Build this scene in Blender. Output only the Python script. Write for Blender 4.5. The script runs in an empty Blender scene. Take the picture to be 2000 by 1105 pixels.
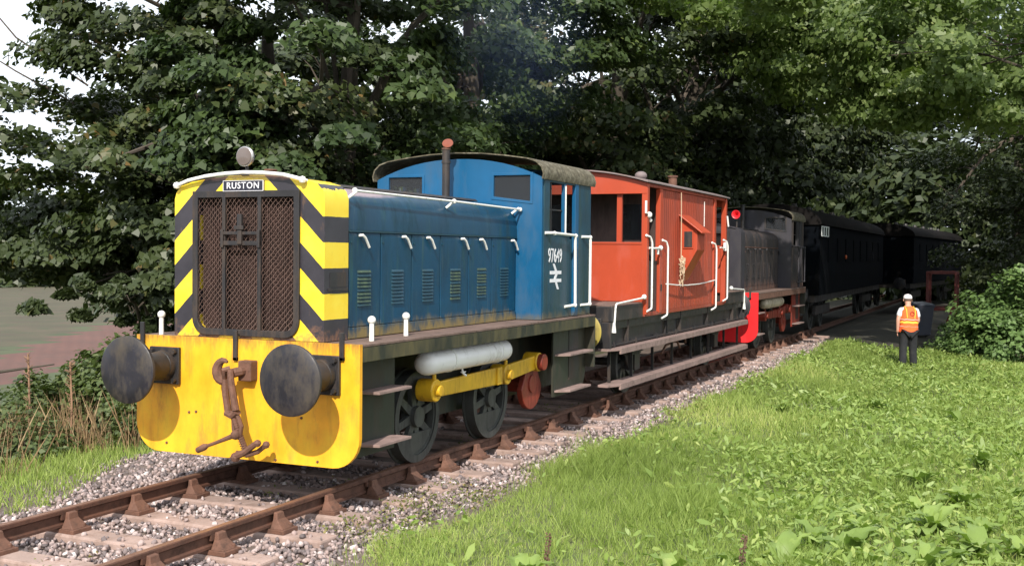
import bpy, math, random
import numpy as np
from mathutils import Vector, Matrix, noise as mnoise
S = bpy.context.scene
COL = S.collection
PI = math.pi
random.seed(7); RNG = np.random.default_rng(7)

# ------------------------------------------------------------------ camera, sky, sun, exposure
cd = bpy.data.cameras.new('camera'); cam = bpy.data.objects.new('camera', cd); COL.objects.link(cam); S.camera = cam
cd.sensor_width = 36; cd.lens = 2222.3/2000*36; cd.clip_end = 6000; cd.clip_start = .05
yaw, pit, rol = .4209, -.026, .0098
F = Vector((-math.sin(yaw)*math.cos(pit), math.cos(yaw)*math.cos(pit), math.sin(pit)))
R0 = F.cross(Vector((0, 0, 1))).normalized(); U0 = R0.cross(F)
R1 = math.cos(rol)*R0+math.sin(rol)*U0; U1 = -math.sin(rol)*R0+math.cos(rol)*U0
CAM = Vector((6.3449, -8.3159, 2.1128))
M = Matrix((R1, U1, -F)).transposed().to_4x4(); M.translation = CAM; cam.matrix_world = M

SUNV = Vector((.145, -.495, .405)).normalized()          # towards the sun
sd = bpy.data.lights.new('sun', 'SUN'); sun = bpy.data.objects.new('sun', sd); COL.objects.link(sun)
sd.energy = 4.8; sd.angle = math.radians(.53); sd.color = (1, .93, .83)
sun.rotation_euler = SUNV.to_track_quat('Z', 'Y').to_euler(); sun.location = (10, -20, 20)
W = bpy.data.worlds.new("World"); S.world = W; W.use_nodes = True
nt = W.node_tree; nt.nodes.clear()
sky = nt.nodes.new('ShaderNodeTexSky'); sky.sky_type = 'NISHITA'; sky.sun_disc = False
sky.sun_elevation = math.asin(SUNV.z); sky.sun_rotation = math.atan2(SUNV.x, SUNV.y)
tc = nt.nodes.new('ShaderNodeTexCoord'); nz = nt.nodes.new('ShaderNodeTexNoise'); nz.inputs['Scale'].default_value = 2.2; nz.inputs['Detail'].default_value = 6
rp = nt.nodes.new('ShaderNodeValToRGB'); rp.color_ramp.elements[0].position = .30; rp.color_ramp.elements[1].position = .44
mx = nt.nodes.new('ShaderNodeMixRGB'); mx.inputs[2].default_value = (21, 22.6, 24.5, 1)
bg = nt.nodes.new('ShaderNodeBackground'); bg.inputs['Strength'].default_value = .05
wo = nt.nodes.new('ShaderNodeOutputWorld')
nt.links.new(tc.outputs['Generated'], nz.inputs['Vector']); nt.links.new(nz.outputs['Fac'], rp.inputs[0])
nt.links.new(rp.outputs[0], mx.inputs[0]); nt.links.new(sky.outputs[0], mx.inputs[1]); nt.links.new(mx.outputs[0], bg.inputs[0]); nt.links.new(bg.outputs[0], wo.inputs[0])
S.view_settings.view_transform = 'Standard'; S.view_settings.look = 'None'; S.view_settings.gamma = 1; S.view_settings.exposure = .32
S.view_settings.use_curve_mapping = False

# ------------------------------------------------------------------ materials
def N(nt, t, **kw):
    n = nt.nodes.new(t)
    for k, v in kw.items():
        if k in n.inputs: n.inputs[k].default_value = v
        else: setattr(n, k, v)
    return n
def c4(c): return (c[0], c[1], c[2], 1)
def ramp(nt, src, a, b, ca=(0, 0, 0), cb=(1, 1, 1)):
    r = nt.nodes.new('ShaderNodeValToRGB'); e = r.color_ramp.elements
    e[0].position = a; e[1].position = b; e[0].color = c4(ca); e[1].color = c4(cb)
    nt.links.new(src, r.inputs[0]); return r.outputs[0]
def mixc(nt, f, a, b, mode='MIX'):
    m = nt.nodes.new('ShaderNodeMixRGB'); m.blend_type = mode
    for i, v in ((0, f), (1, a), (2, b)):
        if hasattr(v, 'is_linked') or isinstance(v, bpy.types.NodeSocket): nt.links.new(v, m.inputs[i])
        elif i == 0: m.inputs[0].default_value = v
        else: m.inputs[i].default_value = c4(v)
    return m.outputs[0]
def math_(nt, op, a, b=None, c=None):
    m = nt.nodes.new('ShaderNodeMath'); m.operation = op
    for i, v in enumerate((a, b, c)):
        if v is None: continue
        if isinstance(v, bpy.types.NodeSocket): nt.links.new(v, m.inputs[i])
        else: m.inputs[i].default_value = v
    return m.outputs[0]
def noise(nt, vec, scale, detail=4, rough=.6, sc=None, loc=None):
    if sc or loc:
        mp = nt.nodes.new('ShaderNodeMapping'); mp.inputs['Scale'].default_value = sc or (1, 1, 1); mp.inputs['Location'].default_value = loc or (0, 0, 0)
        nt.links.new(vec, mp.inputs[0]); vec = mp.outputs[0]
    n = nt.nodes.new('ShaderNodeTexNoise'); n.inputs['Scale'].default_value = scale; n.inputs['Detail'].default_value = detail; n.inputs['Roughness'].default_value = rough
    nt.links.new(vec, n.inputs['Vector']); return n.outputs['Fac']
def newmat(name):
    m = bpy.data.materials.new(name); m.use_nodes = True; nt = m.node_tree
    return m, nt, nt.nodes['Principled BSDF'], nt.nodes.new('ShaderNodeNewGeometry').outputs['Position']
def finish(nt, b, colsock, rough, roughvar, bumpsrc, bump, metal=0, spec=.5):
    if isinstance(colsock, bpy.types.NodeSocket): nt.links.new(colsock, b.inputs['Base Color'])
    else: b.inputs['Base Color'].default_value = c4(colsock)
    b.inputs['Metallic'].default_value = metal; b.inputs['Specular IOR Level'].default_value = spec
    if isinstance(roughvar, bpy.types.NodeSocket):
        r = nt.nodes.new('ShaderNodeMapRange'); r.inputs[3].default_value = rough; r.inputs[4].default_value = min(1, rough+.35)
        nt.links.new(roughvar, r.inputs[0]); nt.links.new(r.outputs[0], b.inputs['Roughness'])
    else: b.inputs['Roughness'].default_value = rough
    if bump:
        bp = nt.nodes.new('ShaderNodeBump'); bp.inputs['Strength'].default_value = bump; bp.inputs['Distance'].default_value = .02
        nt.links.new(bumpsrc, bp.inputs['Height']); nt.links.new(bp.outputs[0], b.inputs['Normal'])
def paint(name, col, rough=.4, var=.25, grime=(.05, .035, .02), gamt=.3, gscale=5, streak=.25, bump=.15, metal=0, extra=None, spec=.5):
    """weathered paint: tone mottling, streaky runs of dirt, rust or bare spots"""
    m, nt, b, P = newmat(name)
    n1 = noise(nt, P, gscale*.5, 5); n2 = noise(nt, P, gscale, 6, .7, sc=(1, 1, streak)); n3 = noise(nt, P, gscale*9, 3)
    lo = [c*(1-var) for c in col]; hi = [min(1, c*(1+var)) for c in col]
    base = mixc(nt, ramp(nt, n1, .3, .7), lo, hi)
    gm = ramp(nt, n2, .62-gamt*.45, .80-gamt*.25)
    base = mixc(nt, math_(nt, 'MULTIPLY', gm, .85), base, grime)
    sp = ramp(nt, n3, .66, .72); base = mixc(nt, math_(nt, 'MULTIPLY', sp, min(.7, gamt)), base, grime)
    if extra: base = extra(nt, P, base)
    finish(nt, b, base, rough, gm, n2, bump, metal, spec)
    return m
def lower_dirt(z0, z1, col, amt=.9):
    def f(nt, P, base):
        s = nt.nodes.new('ShaderNodeSeparateXYZ'); nt.links.new(P, s.inputs[0])
        n = noise(nt, P, 7, 5, .7, sc=(1, 1, .5))
        h = nt.nodes.new('ShaderNodeMapRange'); h.inputs[1].default_value = z1; h.inputs[2].default_value = z0; nt.links.new(s.outputs[2], h.inputs[0])
        k = math_(nt, 'MULTIPLY', h.outputs[0], n); k = ramp(nt, k, .28, .5)
        return mixc(nt, math_(nt, 'MULTIPLY', k, amt), base, col)
    return f
def leafmat(name, c1, c2, c3, trans=.3, rough=.45, spec=.35, tcol=None):
    m, nt, b, P = newmat(name)
    a = nt.nodes.new('ShaderNodeAttribute'); a.attribute_name = 'var'
    n = noise(nt, P, .9, 3)
    r = nt.nodes.new('ShaderNodeValToRGB'); e = r.color_ramp.elements
    e[0].color = c4(c1); e[1].color = c4(c3); e[0].position = .1; e[1].position = .98; k = e.new(.7); k.color = c4(c2)
    nt.links.new(a.outputs['Fac'], r.inputs[0])
    cc = mixc(nt, math_(nt, 'MULTIPLY', ramp(nt, n, .35, .7), .5), r.outputs[0], c2)
    nt.links.new(cc, b.inputs['Base Color']); b.inputs['Roughness'].default_value = rough; b.inputs['Specular IOR Level'].default_value = spec
    t = nt.nodes.new('ShaderNodeBsdfTranslucent'); tc = mixc(nt, 1.0, cc, tcol or (1.3, 1.5, .6), 'MULTIPLY'); nt.links.new(tc, t.inputs[0])
    ms = nt.nodes.new('ShaderNodeMixShader'); ms.inputs[0].default_value = trans
    nt.links.new(b.outputs[0], ms.inputs[1]); nt.links.new(t.outputs[0], ms.inputs[2]); nt.links.new(ms.outputs[0], nt.nodes['Material Output'].inputs[0])
    return m

def yellow_mottle(nt, P, base):
    n = noise(nt, P, 3.2, 6, .7, sc=(1, 1, .55)); base = mixc(nt, math_(nt, 'MULTIPLY', ramp(nt, n, .42, .68), .62), base, (.84, .56, .03))
    s = noise(nt, P, 9, 5, .7, sc=(1, 1, .12)); base = mixc(nt, math_(nt, 'MULTIPLY', ramp(nt, s, .56, .72), .6), base, (.50, .20, .02))
    sx = nt.nodes.new('ShaderNodeSeparateXYZ'); nt.links.new(P, sx.inputs[0])
    h = nt.nodes.new('ShaderNodeMapRange'); h.inputs[1].default_value = 1.02; h.inputs[2].default_value = 1.32; nt.links.new(sx.outputs[2], h.inputs[0])
    s2 = noise(nt, P, 14, 6, .75, sc=(1, 1, .15), loc=(5, 0, 0))
    k = ramp(nt, math_(nt, 'MULTIPLY', h.outputs[0], s2), .36, .58)
    return mixc(nt, math_(nt, 'MULTIPLY', k, .75), base, (.16, .08, .03))
YEL = paint('yellow_beam_paint', (.80, .36, .015), .45, .14, (.34, .14, .03), .22, 6, .3, .12, extra=yellow_mottle)
YROD = paint('yellow_rod_paint', (.62, .36, .015), .45, .15, (.18, .09, .02), .25, 7)
def chevron(name, k, per, ph, zt):
    m, nt, b, P = newmat(name)
    s = nt.nodes.new('ShaderNodeSeparateXYZ'); nt.links.new(P, s.inputs[0])
    ax = math_(nt, 'MINIMUM', math_(nt, 'ABSOLUTE', math_(nt, 'ADD', s.outputs[0], .012)), .815)
    t = math_(nt, 'ADD', s.outputs[2], math_(nt, 'MULTIPLY', ax, k))
    w = noise(nt, P, 12, 3); t = math_(nt, 'ADD', t, math_(nt, 'MULTIPLY', math_(nt, 'SUBTRACT', w, .5), .010))
    fr = math_(nt, 'FRACT', math_(nt, 'DIVIDE', math_(nt, 'SUBTRACT', t, ph), per))
    k1 = math_(nt, 'LESS_THAN', fr, .5)
    n = noise(nt, P, 4, 5); g = noise(nt, P, 7, 6, .7, sc=(1, 1, .3))
    ye = mixc(nt, ramp(nt, n, .3, .7), (.84, .58, .02), (.86, .66, .05)); bl = mixc(nt, ramp(nt, n, .3, .7), (.022, .020, .026), (.04, .036, .045))
    c = mixc(nt, k1, bl, ye)
    gm = ramp(nt, g, .60, .78); c = mixc(nt, math_(nt, 'MULTIPLY', gm, .55), c, (.24, .12, .04))
    lo = nt.nodes.new('ShaderNodeMapRange'); lo.inputs[1].default_value = 1.72; lo.inputs[2].default_value = 1.30; nt.links.new(s.outputs[2], lo.inputs[0])
    q = ramp(nt, math_(nt, 'MULTIPLY', lo.outputs[0], noise(nt, P, 8, 5, .7)), .36, .52); c = mixc(nt, math_(nt, 'MULTIPLY', q, .7), c, (.25, .12, .06))
    top = ramp(nt, math_(nt, 'MULTIPLY', math_(nt, 'SUBTRACT', s.outputs[2], 2.70), noise(nt, P, 11, 5)), .02, .035)
    c = mixc(nt, math_(nt, 'MULTIPLY', top, .6), c, (.30, .17, .13))
    finish(nt, b, c, .38, gm, g, .1); return m
CHEV = chevron('chevron_paint', .96, .4515, 2.298, 3)
def blue_extra(nt, P, base):
    n = noise(nt, P, 2.2, 5, .6, sc=(1, .5, 1.4)); base = mixc(nt, math_(nt, 'MULTIPLY', ramp(nt, n, .5, .72), .45), base, (.002, .045, .085))
    s = noise(nt, P, 12, 5, .7, sc=(1, 1, .10)); base = mixc(nt, math_(nt, 'MULTIPLY', ramp(nt, s, .55, .70), .35), base, (.04, .10, .05))
    s3 = noise(nt, P, 18, 4, .7, sc=(1, 1, .06), loc=(3, 1, 0)); base = mixc(nt, math_(nt, 'MULTIPLY', ramp(nt, s3, .62, .70), .22), base, (.12, .15, .15))
    return lower_dirt(1.33, 1.66, (.26, .18, .05), .8)(nt, P, base)
BLUE = paint('blue_bonnet_paint', (.001, .046, .10), .42, .25, (.012, .035, .045), .25, 4, .3, .12, extra=blue_extra, spec=.35)
def faded(nt, P, base):
    base = blue_extra(nt, P, base)
    n = noise(nt, P, 1.5, 5, .65, sc=(1, .45, 1), loc=(2, 1, 0)); s = nt.nodes.new('ShaderNodeSeparateXYZ'); nt.links.new(P, s.inputs[0])
    h = nt.nodes.new('ShaderNodeMapRange'); h.inputs[1].default_value = 2.56; h.inputs[2].default_value = 2.70; nt.links.new(s.outputs[2], h.inputs[0])
    h2 = nt.nodes.new('ShaderNodeMapRange'); h2.inputs[1].default_value = 3.4; h2.inputs[2].default_value = .6; nt.links.new(s.outputs[1], h2.inputs[0])
    k = ramp(nt, math_(nt, 'MULTIPLY', math_(nt, 'MULTIPLY', h.outputs[0], h2.outputs[0]), n), .19, .27)
    return mixc(nt, math_(nt, 'MULTIPLY', k, .9), base, (.34, .26, .28))
BLUETOP = paint('blue_shoulder_paint', (.002, .041, .086), .36, .25, (.012, .035, .045), .25, 4, .3, .12, extra=faded, spec=.35)
CABBLUE = paint('bright_blue_cab_paint', (.002, .080, .19), .38, .18, (.02, .08, .16), .30, 3, .4, .08, extra=lower_dirt(1.32, 1.5, (.12, .10, .05), .6))
TEAL = paint('dark_teal_paint', (.003, .042, .072), .42, .25, (.02, .045, .035), .3, 5, .2, .08, extra=lower_dirt(1.32, 1.55, (.14, .10, .04), .6))
BLACK = paint('worn_black_metal', (.018, .017, .019), .5, .3, (.07, .045, .03), .35, 7)
BUFF = paint('oily_buffer_face', (.017, .016, .022), .42, .5, (.075, .06, .042), .42, 7, .5, .12, metal=.1)
BUFY = paint('dull_yellow_buffer_back', (.36, .28, .05), .5, .2, (.09, .07, .03), .4, 6)
FRAME = paint('dark_green_black_frame', (.016, .021, .015), .5, .3, (.06, .045, .025), .35, 5)
VALN = paint('grubby_valance', (.017, .019, .013), .5, .3, (.12, .10, .04), .45, 4)
DECK = paint('dusty_footplate', (.17, .11, .09), .8, .3, (.06, .04, .03), .45, 7, 1, .3)
RUST = paint('brown_rusty_steel', (.15, .070, .045), .75, .3, (.05, .028, .02), .4, 14, 1, .4)
RAILM = paint('rusty_rail_steel', (.105, .045, .028), .7, .25, (.035, .018, .012), .4, 9, 1, .35)
RAILTOP = paint('worn_rail_head', (.26, .14, .09), .42, .2, (.10, .045, .03), .45, 10, 1, .2, metal=.35)
WHITE = paint('white_handrail_paint', (.78, .77, .74), .4, .06, (.28, .20, .13), .16, 22, 1, .1)
WHEEL = paint('oily_grey_wheel', (.045, .048, .046), .5, .25, (.02, .018, .014), .4, 7)
REDM = paint('dark_red_crank_paint', (.22, .028, .014), .45, .2, (.06, .015, .01), .35, 8)
TANK = paint('pale_grey_tank', (.82, .79, .80), .32, .05, (.30, .26, .23), .18, 4, .8, .0)
TANKB = paint('cream_tank', (.50, .43, .33), .4, .12, (.15, .11, .07), .4, 6, .6, .06)
CORE = paint('rusty_radiator_core', (.075, .042, .035), .85, .4, (.03, .018, .016), .45, 9, .1, .6)
MESHM = paint('rusty_expanded_metal', (.15, .095, .075), .6, .3, (.10, .05, .04), .4, 12)
MOSS = paint('mossy_cab_roof', (.085, .072, .045), .9, .35, (.26, .24, .18), .30, 14, 1, .7)
CONE = paint('orange_red_van_paint', (.38, .052, .018), .42, .10, (.40, .06, .03), .25, 3, .3, .05)
VANS = paint('orange_red_board_paint', (.34, .048, .018), .45, .15, (.20, .04, .025), .35, 4, .15, .12, extra=lower_dirt(1.2, 1.6, (.22, .05, .03), .6))
VROOF = paint('pale_van_roof', (.20, .16, .16), .7, .2, (.20, .14, .12), .4, 4, 1, .3)
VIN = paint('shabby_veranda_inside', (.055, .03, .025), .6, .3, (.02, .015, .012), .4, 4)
STEPW = paint('weathered_step_timber', (.27, .185, .165), .8, .22, (.11, .075, .065), .4, 7, 1, .4)
LOUV = paint('lichen_green_louvre', (.055, .085, .045), .6, .3, (.01, .04, .06), .5, 16)
BRED = paint('bright_red_beam_paint', (.74, .018, .022), .4, .1, (.30, .02, .02), .18, 4)
SOOT = paint('sooty_dark_grey_paint', (.015, .013, .016), .6, .3, (.10, .065, .05), .35, 5, .15, .15, extra=lower_dirt(1.32, 1.8, (.15, .075, .05), .7))
SOOT2 = paint('sooty_cab_grey', (.026, .024, .032), .5, .2, (.04, .035, .035), .35, 4, .3, .1)
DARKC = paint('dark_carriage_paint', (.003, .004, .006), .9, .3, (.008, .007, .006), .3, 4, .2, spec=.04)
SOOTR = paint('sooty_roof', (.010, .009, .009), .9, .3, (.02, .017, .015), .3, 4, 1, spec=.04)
ORG = paint('rusty_red_flap', (.20, .05, .03), .7, .2, (.20, .06, .03), .4, 14)
CONC = paint('concrete_sleeper', (.36, .26, .225), .9, .18, (.17, .11, .085), .42, 7, 1, .5)
SOIL = paint('bare_ballast_soil', (.14, .105, .088), .95, .3, (.08, .06, .05), .4, 5, 1, .6)
BARK = paint('grey_brown_bark', (.058, .046, .034), .9, .3, (.045, .04, .028), .4, 6, .3, .8)
TWIG = paint('pale_twig_bark', (.09, .072, .056), .9, .25, (.08, .06, .05), .4, 6, .3, .4)
GRND = paint('grassy_ground', (.10, .13, .04), .95, .35, (.10, .085, .04), .4, 1.6, 1, .5)
SHADEG = paint('shade_darkened_ground', (.035, .032, .02), .95, .35, (.02, .018, .012), .4, 3, 1, .5)  # tree shade around the dark carriages, put into the ground colour
ROUGHG = paint('rough_bank_ground', (.045, .06, .02), .95, .35, (.10, .075, .04), .4, 1.6, 1, .5)
FGRN = paint('stubble_field', (.085, .062, .036), .95, .3, (.038, .05, .02), .55, .5, 1, .3)
FGR2 = paint('green_field_margin', (.055, .072, .026), .95, .25, (.08, .07, .04), .35, .2, 1, .3)
def furrow(nt, P, base):
    w = nt.nodes.new('ShaderNodeTexWave'); w.inputs['Scale'].default_value = .55; w.inputs['Distortion'].default_value = 2; w.bands_direction = 'DIAGONAL'; nt.links.new(P, w.inputs[0])
    return mixc(nt, math_(nt, 'MULTIPLY', w.outputs['Fac'], .25), base, (.075, .036, .028))
FRED = paint('ploughed_red_soil', (.120, .052, .038), .95, .18, (.09, .05, .04), .4, .5, 1, .4, extra=furrow)
BINM = paint('slate_blue_bin_plastic', (.045, .052, .075), .45, .1, (.07, .07, .08), .3, 8)
REDF = paint('dull_red_frame_paint', (.13, .018, .014), .55, .2, (.08, .02, .015), .4, 6)
SKIN = paint('skin', (.52, .28, .20), .55, .1, (.40, .18, .13), .2, 20, 1, .05)
SHIRT = paint('white_cotton', (.70, .71, .76), .9, .06, (.45, .46, .55), .25, 9, 1, .4)
TROU = paint('black_trousers', (.012, .013, .016), .9, .3, (.03, .03, .03), .3, 10, 1, .5)
BOOT = paint('black_boots', (.012, .011, .010), .5, .2, (.04, .03, .02), .4, 14)
def flat(name, col, rough=.5, emit=0, metal=0):
    m, nt, b, P = newmat(name); n = noise(nt, P, 30, 3)
    nt.links.new(mixc(nt, n, [c*.85 for c in col], [min(1, c*1.1) for c in col]), b.inputs['Base Color']); b.inputs['Roughness'].default_value = rough; b.inputs['Metallic'].default_value = metal
    return m
NPLATE = flat('black_nameplate', (.02, .02, .035), .35); LETTER = flat('white_lettering', (.74, .74, .78), .5)
VEST = flat('orange_hi_vis_cloth', (.90, .13, .025), .8); VYEL = flat('yellow_hi_vis_band', (.85, .50, .05), .75); VSIL = flat('silver_reflective_tape', (.60, .40, .34), .5)
CAPM = flat('white_cap', (.72, .68, .68), .8); LIGHTRIM = flat('chrome_lamp_rim', (.45, .43, .42), .25, metal=.8)
HORN = flat('red_horn_paint', (.75, .02, .03), .35); LAMPO = flat('dull_orange_lamp', (.50, .10, .02), .5); WFRAME = flat('pale_window_frame', (.75, .78, .78), .5)
ROPE = flat('tan_rope', (.50, .38, .26), .9)
def glass(name, col, alpha, rough=.08):
    m, nt, b, P = newmat(name); b.inputs['Base Color'].default_value = c4(col); b.inputs['Roughness'].default_value = rough
    t = nt.nodes.new('ShaderNodeBsdfTransparent'); t.inputs[0].default_value = (.75, .78, .78, 1)
    ms = nt.nodes.new('ShaderNodeMixShader'); ms.inputs[0].default_value = alpha
    nt.links.new(t.outputs[0], ms.inputs[1]); nt.links.new(b.outputs[0], ms.inputs[2]); nt.links.new(ms.outputs[0], nt.nodes['Material Output'].inputs[0]); return m
GLASS = glass('dusty_cab_glass', (.12, .125, .14), .16); LENS = glass('lamp_lens', (.16, .13, .12), .9, .06)
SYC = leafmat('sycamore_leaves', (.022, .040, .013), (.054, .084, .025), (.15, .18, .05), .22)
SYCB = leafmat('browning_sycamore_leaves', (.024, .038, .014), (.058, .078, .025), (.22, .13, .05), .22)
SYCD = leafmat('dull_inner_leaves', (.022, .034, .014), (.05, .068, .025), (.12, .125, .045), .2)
ASH = leafmat('bright_ash_leaves', (.075, .12, .035), (.17, .225, .075), (.34, .38, .15), .38)
BUSHM = leafmat('glossy_bush_leaves', (.06, .11, .035), (.16, .25, .08), (.34, .42, .17), .25)
BRAM = leafmat('bramble_leaves', (.045, .07, .022), (.11, .145, .048), (.26, .24, .10), .25)
GRASSM = leafmat('grass_blades', (.145, .205, .045), (.29, .37, .10), (.50, .50, .20), .3, .6, .2)
DOCKM = leafmat('broad_weed_leaves', (.12, .19, .042), (.25, .34, .085), (.46, .48, .18), .28, .45, .35)
DRYM = leafmat('dry_grass_stalks', (.20, .12, .07), (.36, .25, .14), (.50, .38, .24), .2, .8, .1, (1, .9, .7))
IVY = leafmat('weedy_sprigs', (.09, .11, .03), (.16, .18, .05), (.32, .24, .10), .25)
def stonemat():
    m, nt, b, P = newmat('ballast_stone')
    a = nt.nodes.new('ShaderNodeAttribute'); a.attribute_name = 'var'
    r = nt.nodes.new('ShaderNodeValToRGB'); e = r.color_ramp.elements; e[0].color = (.10, .085, .085, 1); e[1].color = (.66, .60, .59, 1); e[0].position = 0; e[1].position = 1
    for p, c in ((.25, (.14, .115, .115)), (.45, (.26, .205, .20)), (.65, (.37, .275, .25)), (.83, (.50, .41, .395))): k = e.new(p); k.color = c4(c)
    nt.links.new(a.outputs['Fac'], r.inputs[0]); n = noise(nt, P, 60, 3)
    c = mixc(nt, math_(nt, 'MULTIPLY', ramp(nt, n, .4, .7), .4), r.outputs[0], (.12, .09, .08))
    finish(nt, b, c, .85, None, n, .3); return m
STONE = stonemat()

# ------------------------------------------------------------------ mesh helpers
class MB:
    def __init__(s): s.v = []; s.f = []
    def add(s, vs, fs):
        o = len(s.v); s.v += [tuple(p) for p in vs]; s.f += [tuple(i+o for i in f) for f in fs]; return s
    def box(s, x0, x1, y0, y1, z0, z1):
        v = [(x, y, z) for z in (z0, z1) for y in (y0, y1) for x in (x0, x1)]
        return s.add(v, [(0, 2, 3, 1), (4, 5, 7, 6), (0, 1, 5, 4), (2, 6, 7, 3), (0, 4, 6, 2), (1, 3, 7, 5)])
    def cyl(s, a, b, r, r2=None, n=14, caps=True):
        a = Vector(a); b = Vector(b); d = (b-a).normalized(); r2 = r if r2 is None else r2
        u = d.orthogonal().normalized(); w = d.cross(u)
        vs = [a+(u*math.cos(2*PI*i/n)+w*math.sin(2*PI*i/n))*r for i in range(n)]+[b+(u*math.cos(2*PI*i/n)+w*math.sin(2*PI*i/n))*r2 for i in range(n)]
        fs = [(i, (i+1) % n, n+(i+1) % n, n+i) for i in range(n)]
        if caps: fs += [tuple(range(n))[::-1], tuple(range(n, 2*n))]
        return s.add(vs, fs)
    def tube(s, pts, r, n=8, radii=None):
        pts = [Vector(p) for p in pts]; m = len(pts); vs = []; up = None
        for i, p in enumerate(pts):
            d = (pts[min(i+1, m-1)]-pts[max(i-1, 0)]).normalized()
            if up is None: up = d.orthogonal().normalized()
            up = (up-d*up.dot(d)); up = up.normalized() if up.length > 1e-4 else d.orthogonal().normalized()
            w = d.cross(up); rr = radii[i] if radii else r
            vs += [p+(up*math.cos(2*PI*k/n)+w*math.sin(2*PI*k/n))*rr for k in range(n)]
        fs = [(i*n+k, i*n+(k+1) % n, (i+1)*n+(k+1) % n, (i+1)*n+k) for i in range(m-1) for k in range(n)]
        fs += [tuple(range(n))[::-1], tuple(range((m-1)*n, m*n))]
        return s.add(vs, fs)
    def ball(s, c, r, n=10, sz=1):
        vs = [(c[0], c[1], c[2]-r*sz)]; m = n//2
        for j in range(1, m):
            t = -PI/2+PI*j/m
            vs += [(c[0]+r*math.cos(t)*math.cos(2*PI*i/n), c[1]+r*math.cos(t)*math.sin(2*PI*i/n), c[2]+r*sz*math.sin(t)) for i in range(n)]
        vs.append((c[0], c[1], c[2]+r*sz)); fs = [(0, 1+(i+1) % n, 1+i) for i in range(n)]
        for j in range(m-2): fs += [(1+j*n+i, 1+j*n+(i+1) % n, 1+(j+1)*n+(i+1) % n, 1+(j+1)*n+i) for i in range(n)]
        l = len(vs)-1; fs += [(l, l-n+i, l-n+(i+1) % n) for i in range(n)]
        return s.add(vs, fs)
    def prism(s, poly, axis, a, b):
        """poly: 2D points in the plane across axis, extruded a..b"""
        def P(p, t): return {'x': (t, p[0], p[1]), 'y': (p[0], t, p[1]), 'z': (p[0], p[1], t)}[axis]
        n = len(poly); vs = [P(p, a) for p in poly]+[P(p, b) for p in poly]
        fs = [tuple(range(n)), tuple(range(n, 2*n))[::-1]]+[(i, n+i, n+(i+1) % n, (i+1) % n) for i in range(n)]
        return s.add(vs, fs)
    def ring(s, outer, inner, axis, a, b):
        def P(p, t): return {'x': (t, p[0], p[1]), 'y': (p[0], t, p[1]), 'z': (p[0], p[1], t)}[axis]
        n = len(outer); vs = [P(p, a) for p in outer]+[P(p, a) for p in inner]+[P(p, b) for p in outer]+[P(p, b) for p in inner]; fs = []
        for i in range(n):
            j = (i+1) % n
            fs += [(i, j, n+j, n+i), (2*n+i, 3*n+i, 3*n+j, 2*n+j), (i, 2*n+i, 2*n+j, j), (n+i, n+j, 3*n+j, 3*n+i)]
        return s.add(vs, fs)
    def lathe(s, prof, c, axis='y', n=24, loop=False):
        """prof: (t along axis, r)"""
        vs = []
        for t, r in prof:
            for k in range(n):
                a = 2*PI*k/n; p = (r*math.cos(a), r*math.sin(a))
                vs.append({'y': (c[0]+p[0], c[1]+t, c[2]+p[1]), 'x': (c[0]+t, c[1]+p[0], c[2]+p[1]), 'z': (c[0]+p[0], c[1]+p[1], c[2]+t)}[axis])
        m = len(prof); fs = [(j*n+k, j*n+(k+1) % n, (j+1) % m*n+(k+1) % n, (j+1) % m*n+k) for j in range(m if loop else m-1) for k in range(n)]
        if not loop: fs += [tuple(range(n))[::-1], tuple(range((m-1)*n, m*n))]
        return s.add(vs, fs)
    def build(s, name, mat, parent=None, bevel=0, smooth=False, loc=None, label=None, kind=None):
        me = bpy.data.meshes.new(name); me.from_pydata(s.v, [], s.f); 
        import bmesh
        b = bmesh.new(); b.from_mesh(me); bmesh.ops.recalc_face_normals(b, faces=b.faces); b.to_mesh(me); b.free()
        for m in (mat if isinstance(mat, (list, tuple)) else [mat]): me.materials.append(m)
        if smooth: me.shade_smooth()
        o = bpy.data.objects.new(name, me); COL.objects.link(o)
        if parent: o.parent = parent
        if loc: o.location = loc
        if bevel:
            md = o.modifiers.new('bevel', 'BEVEL'); md.width = bevel; md.segments = 2; md.limit_method = 'ANGLE'; md.angle_limit = math.radians(40)
        if smooth:
            try:
                me.shade_smooth(); me.set_sharp_from_angle(angle=math.radians(38))
            except Exception: pass
        if label: o['label'] = label
        if kind: o['kind'] = kind
        return o
def thing(name, label, cat, loc=(0, 0, 0), group=None, rz=0):
    o = bpy.data.objects.new(name, None); COL.objects.link(o); o.location = loc; o.rotation_euler = (0, 0, rz); o['label'] = label; o['category'] = cat
    if group: o['group'] = group
    return o
def tag(o, label, cat, group=None, kind=None):
    o['label'] = label; o['category'] = cat
    if group: o['group'] = group
    if kind: o['kind'] = kind
    return o
def inst(o, name=None, loc=None, parent=None):
    c = o.copy(); COL.objects.link(c)
    if parent: c.parent = parent
    if loc is not None: c.location = loc
    return c
def rrect(x0, x1, z0, z1, r, n=5, corners=(1, 1, 1, 1)):
    """rounded rectangle, corners: bl, br, tr, tl"""
    out = []
    for k, (cx, cz, a0) in enumerate(((x0, z0, PI), (x1, z0, -PI/2), (x1, z1, 0), (x0, z1, PI/2))):
        rr = r if corners[k] else 1e-3
        ccx = cx+(rr if cx == x0 else -rr); ccz = cz+(rr if cz == z0 else -rr)
        out += [(ccx+rr*math.cos(a0+PI/2*i/n), ccz+rr*math.sin(a0+PI/2*i/n)) for i in range(n+1)]
    return out
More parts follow.
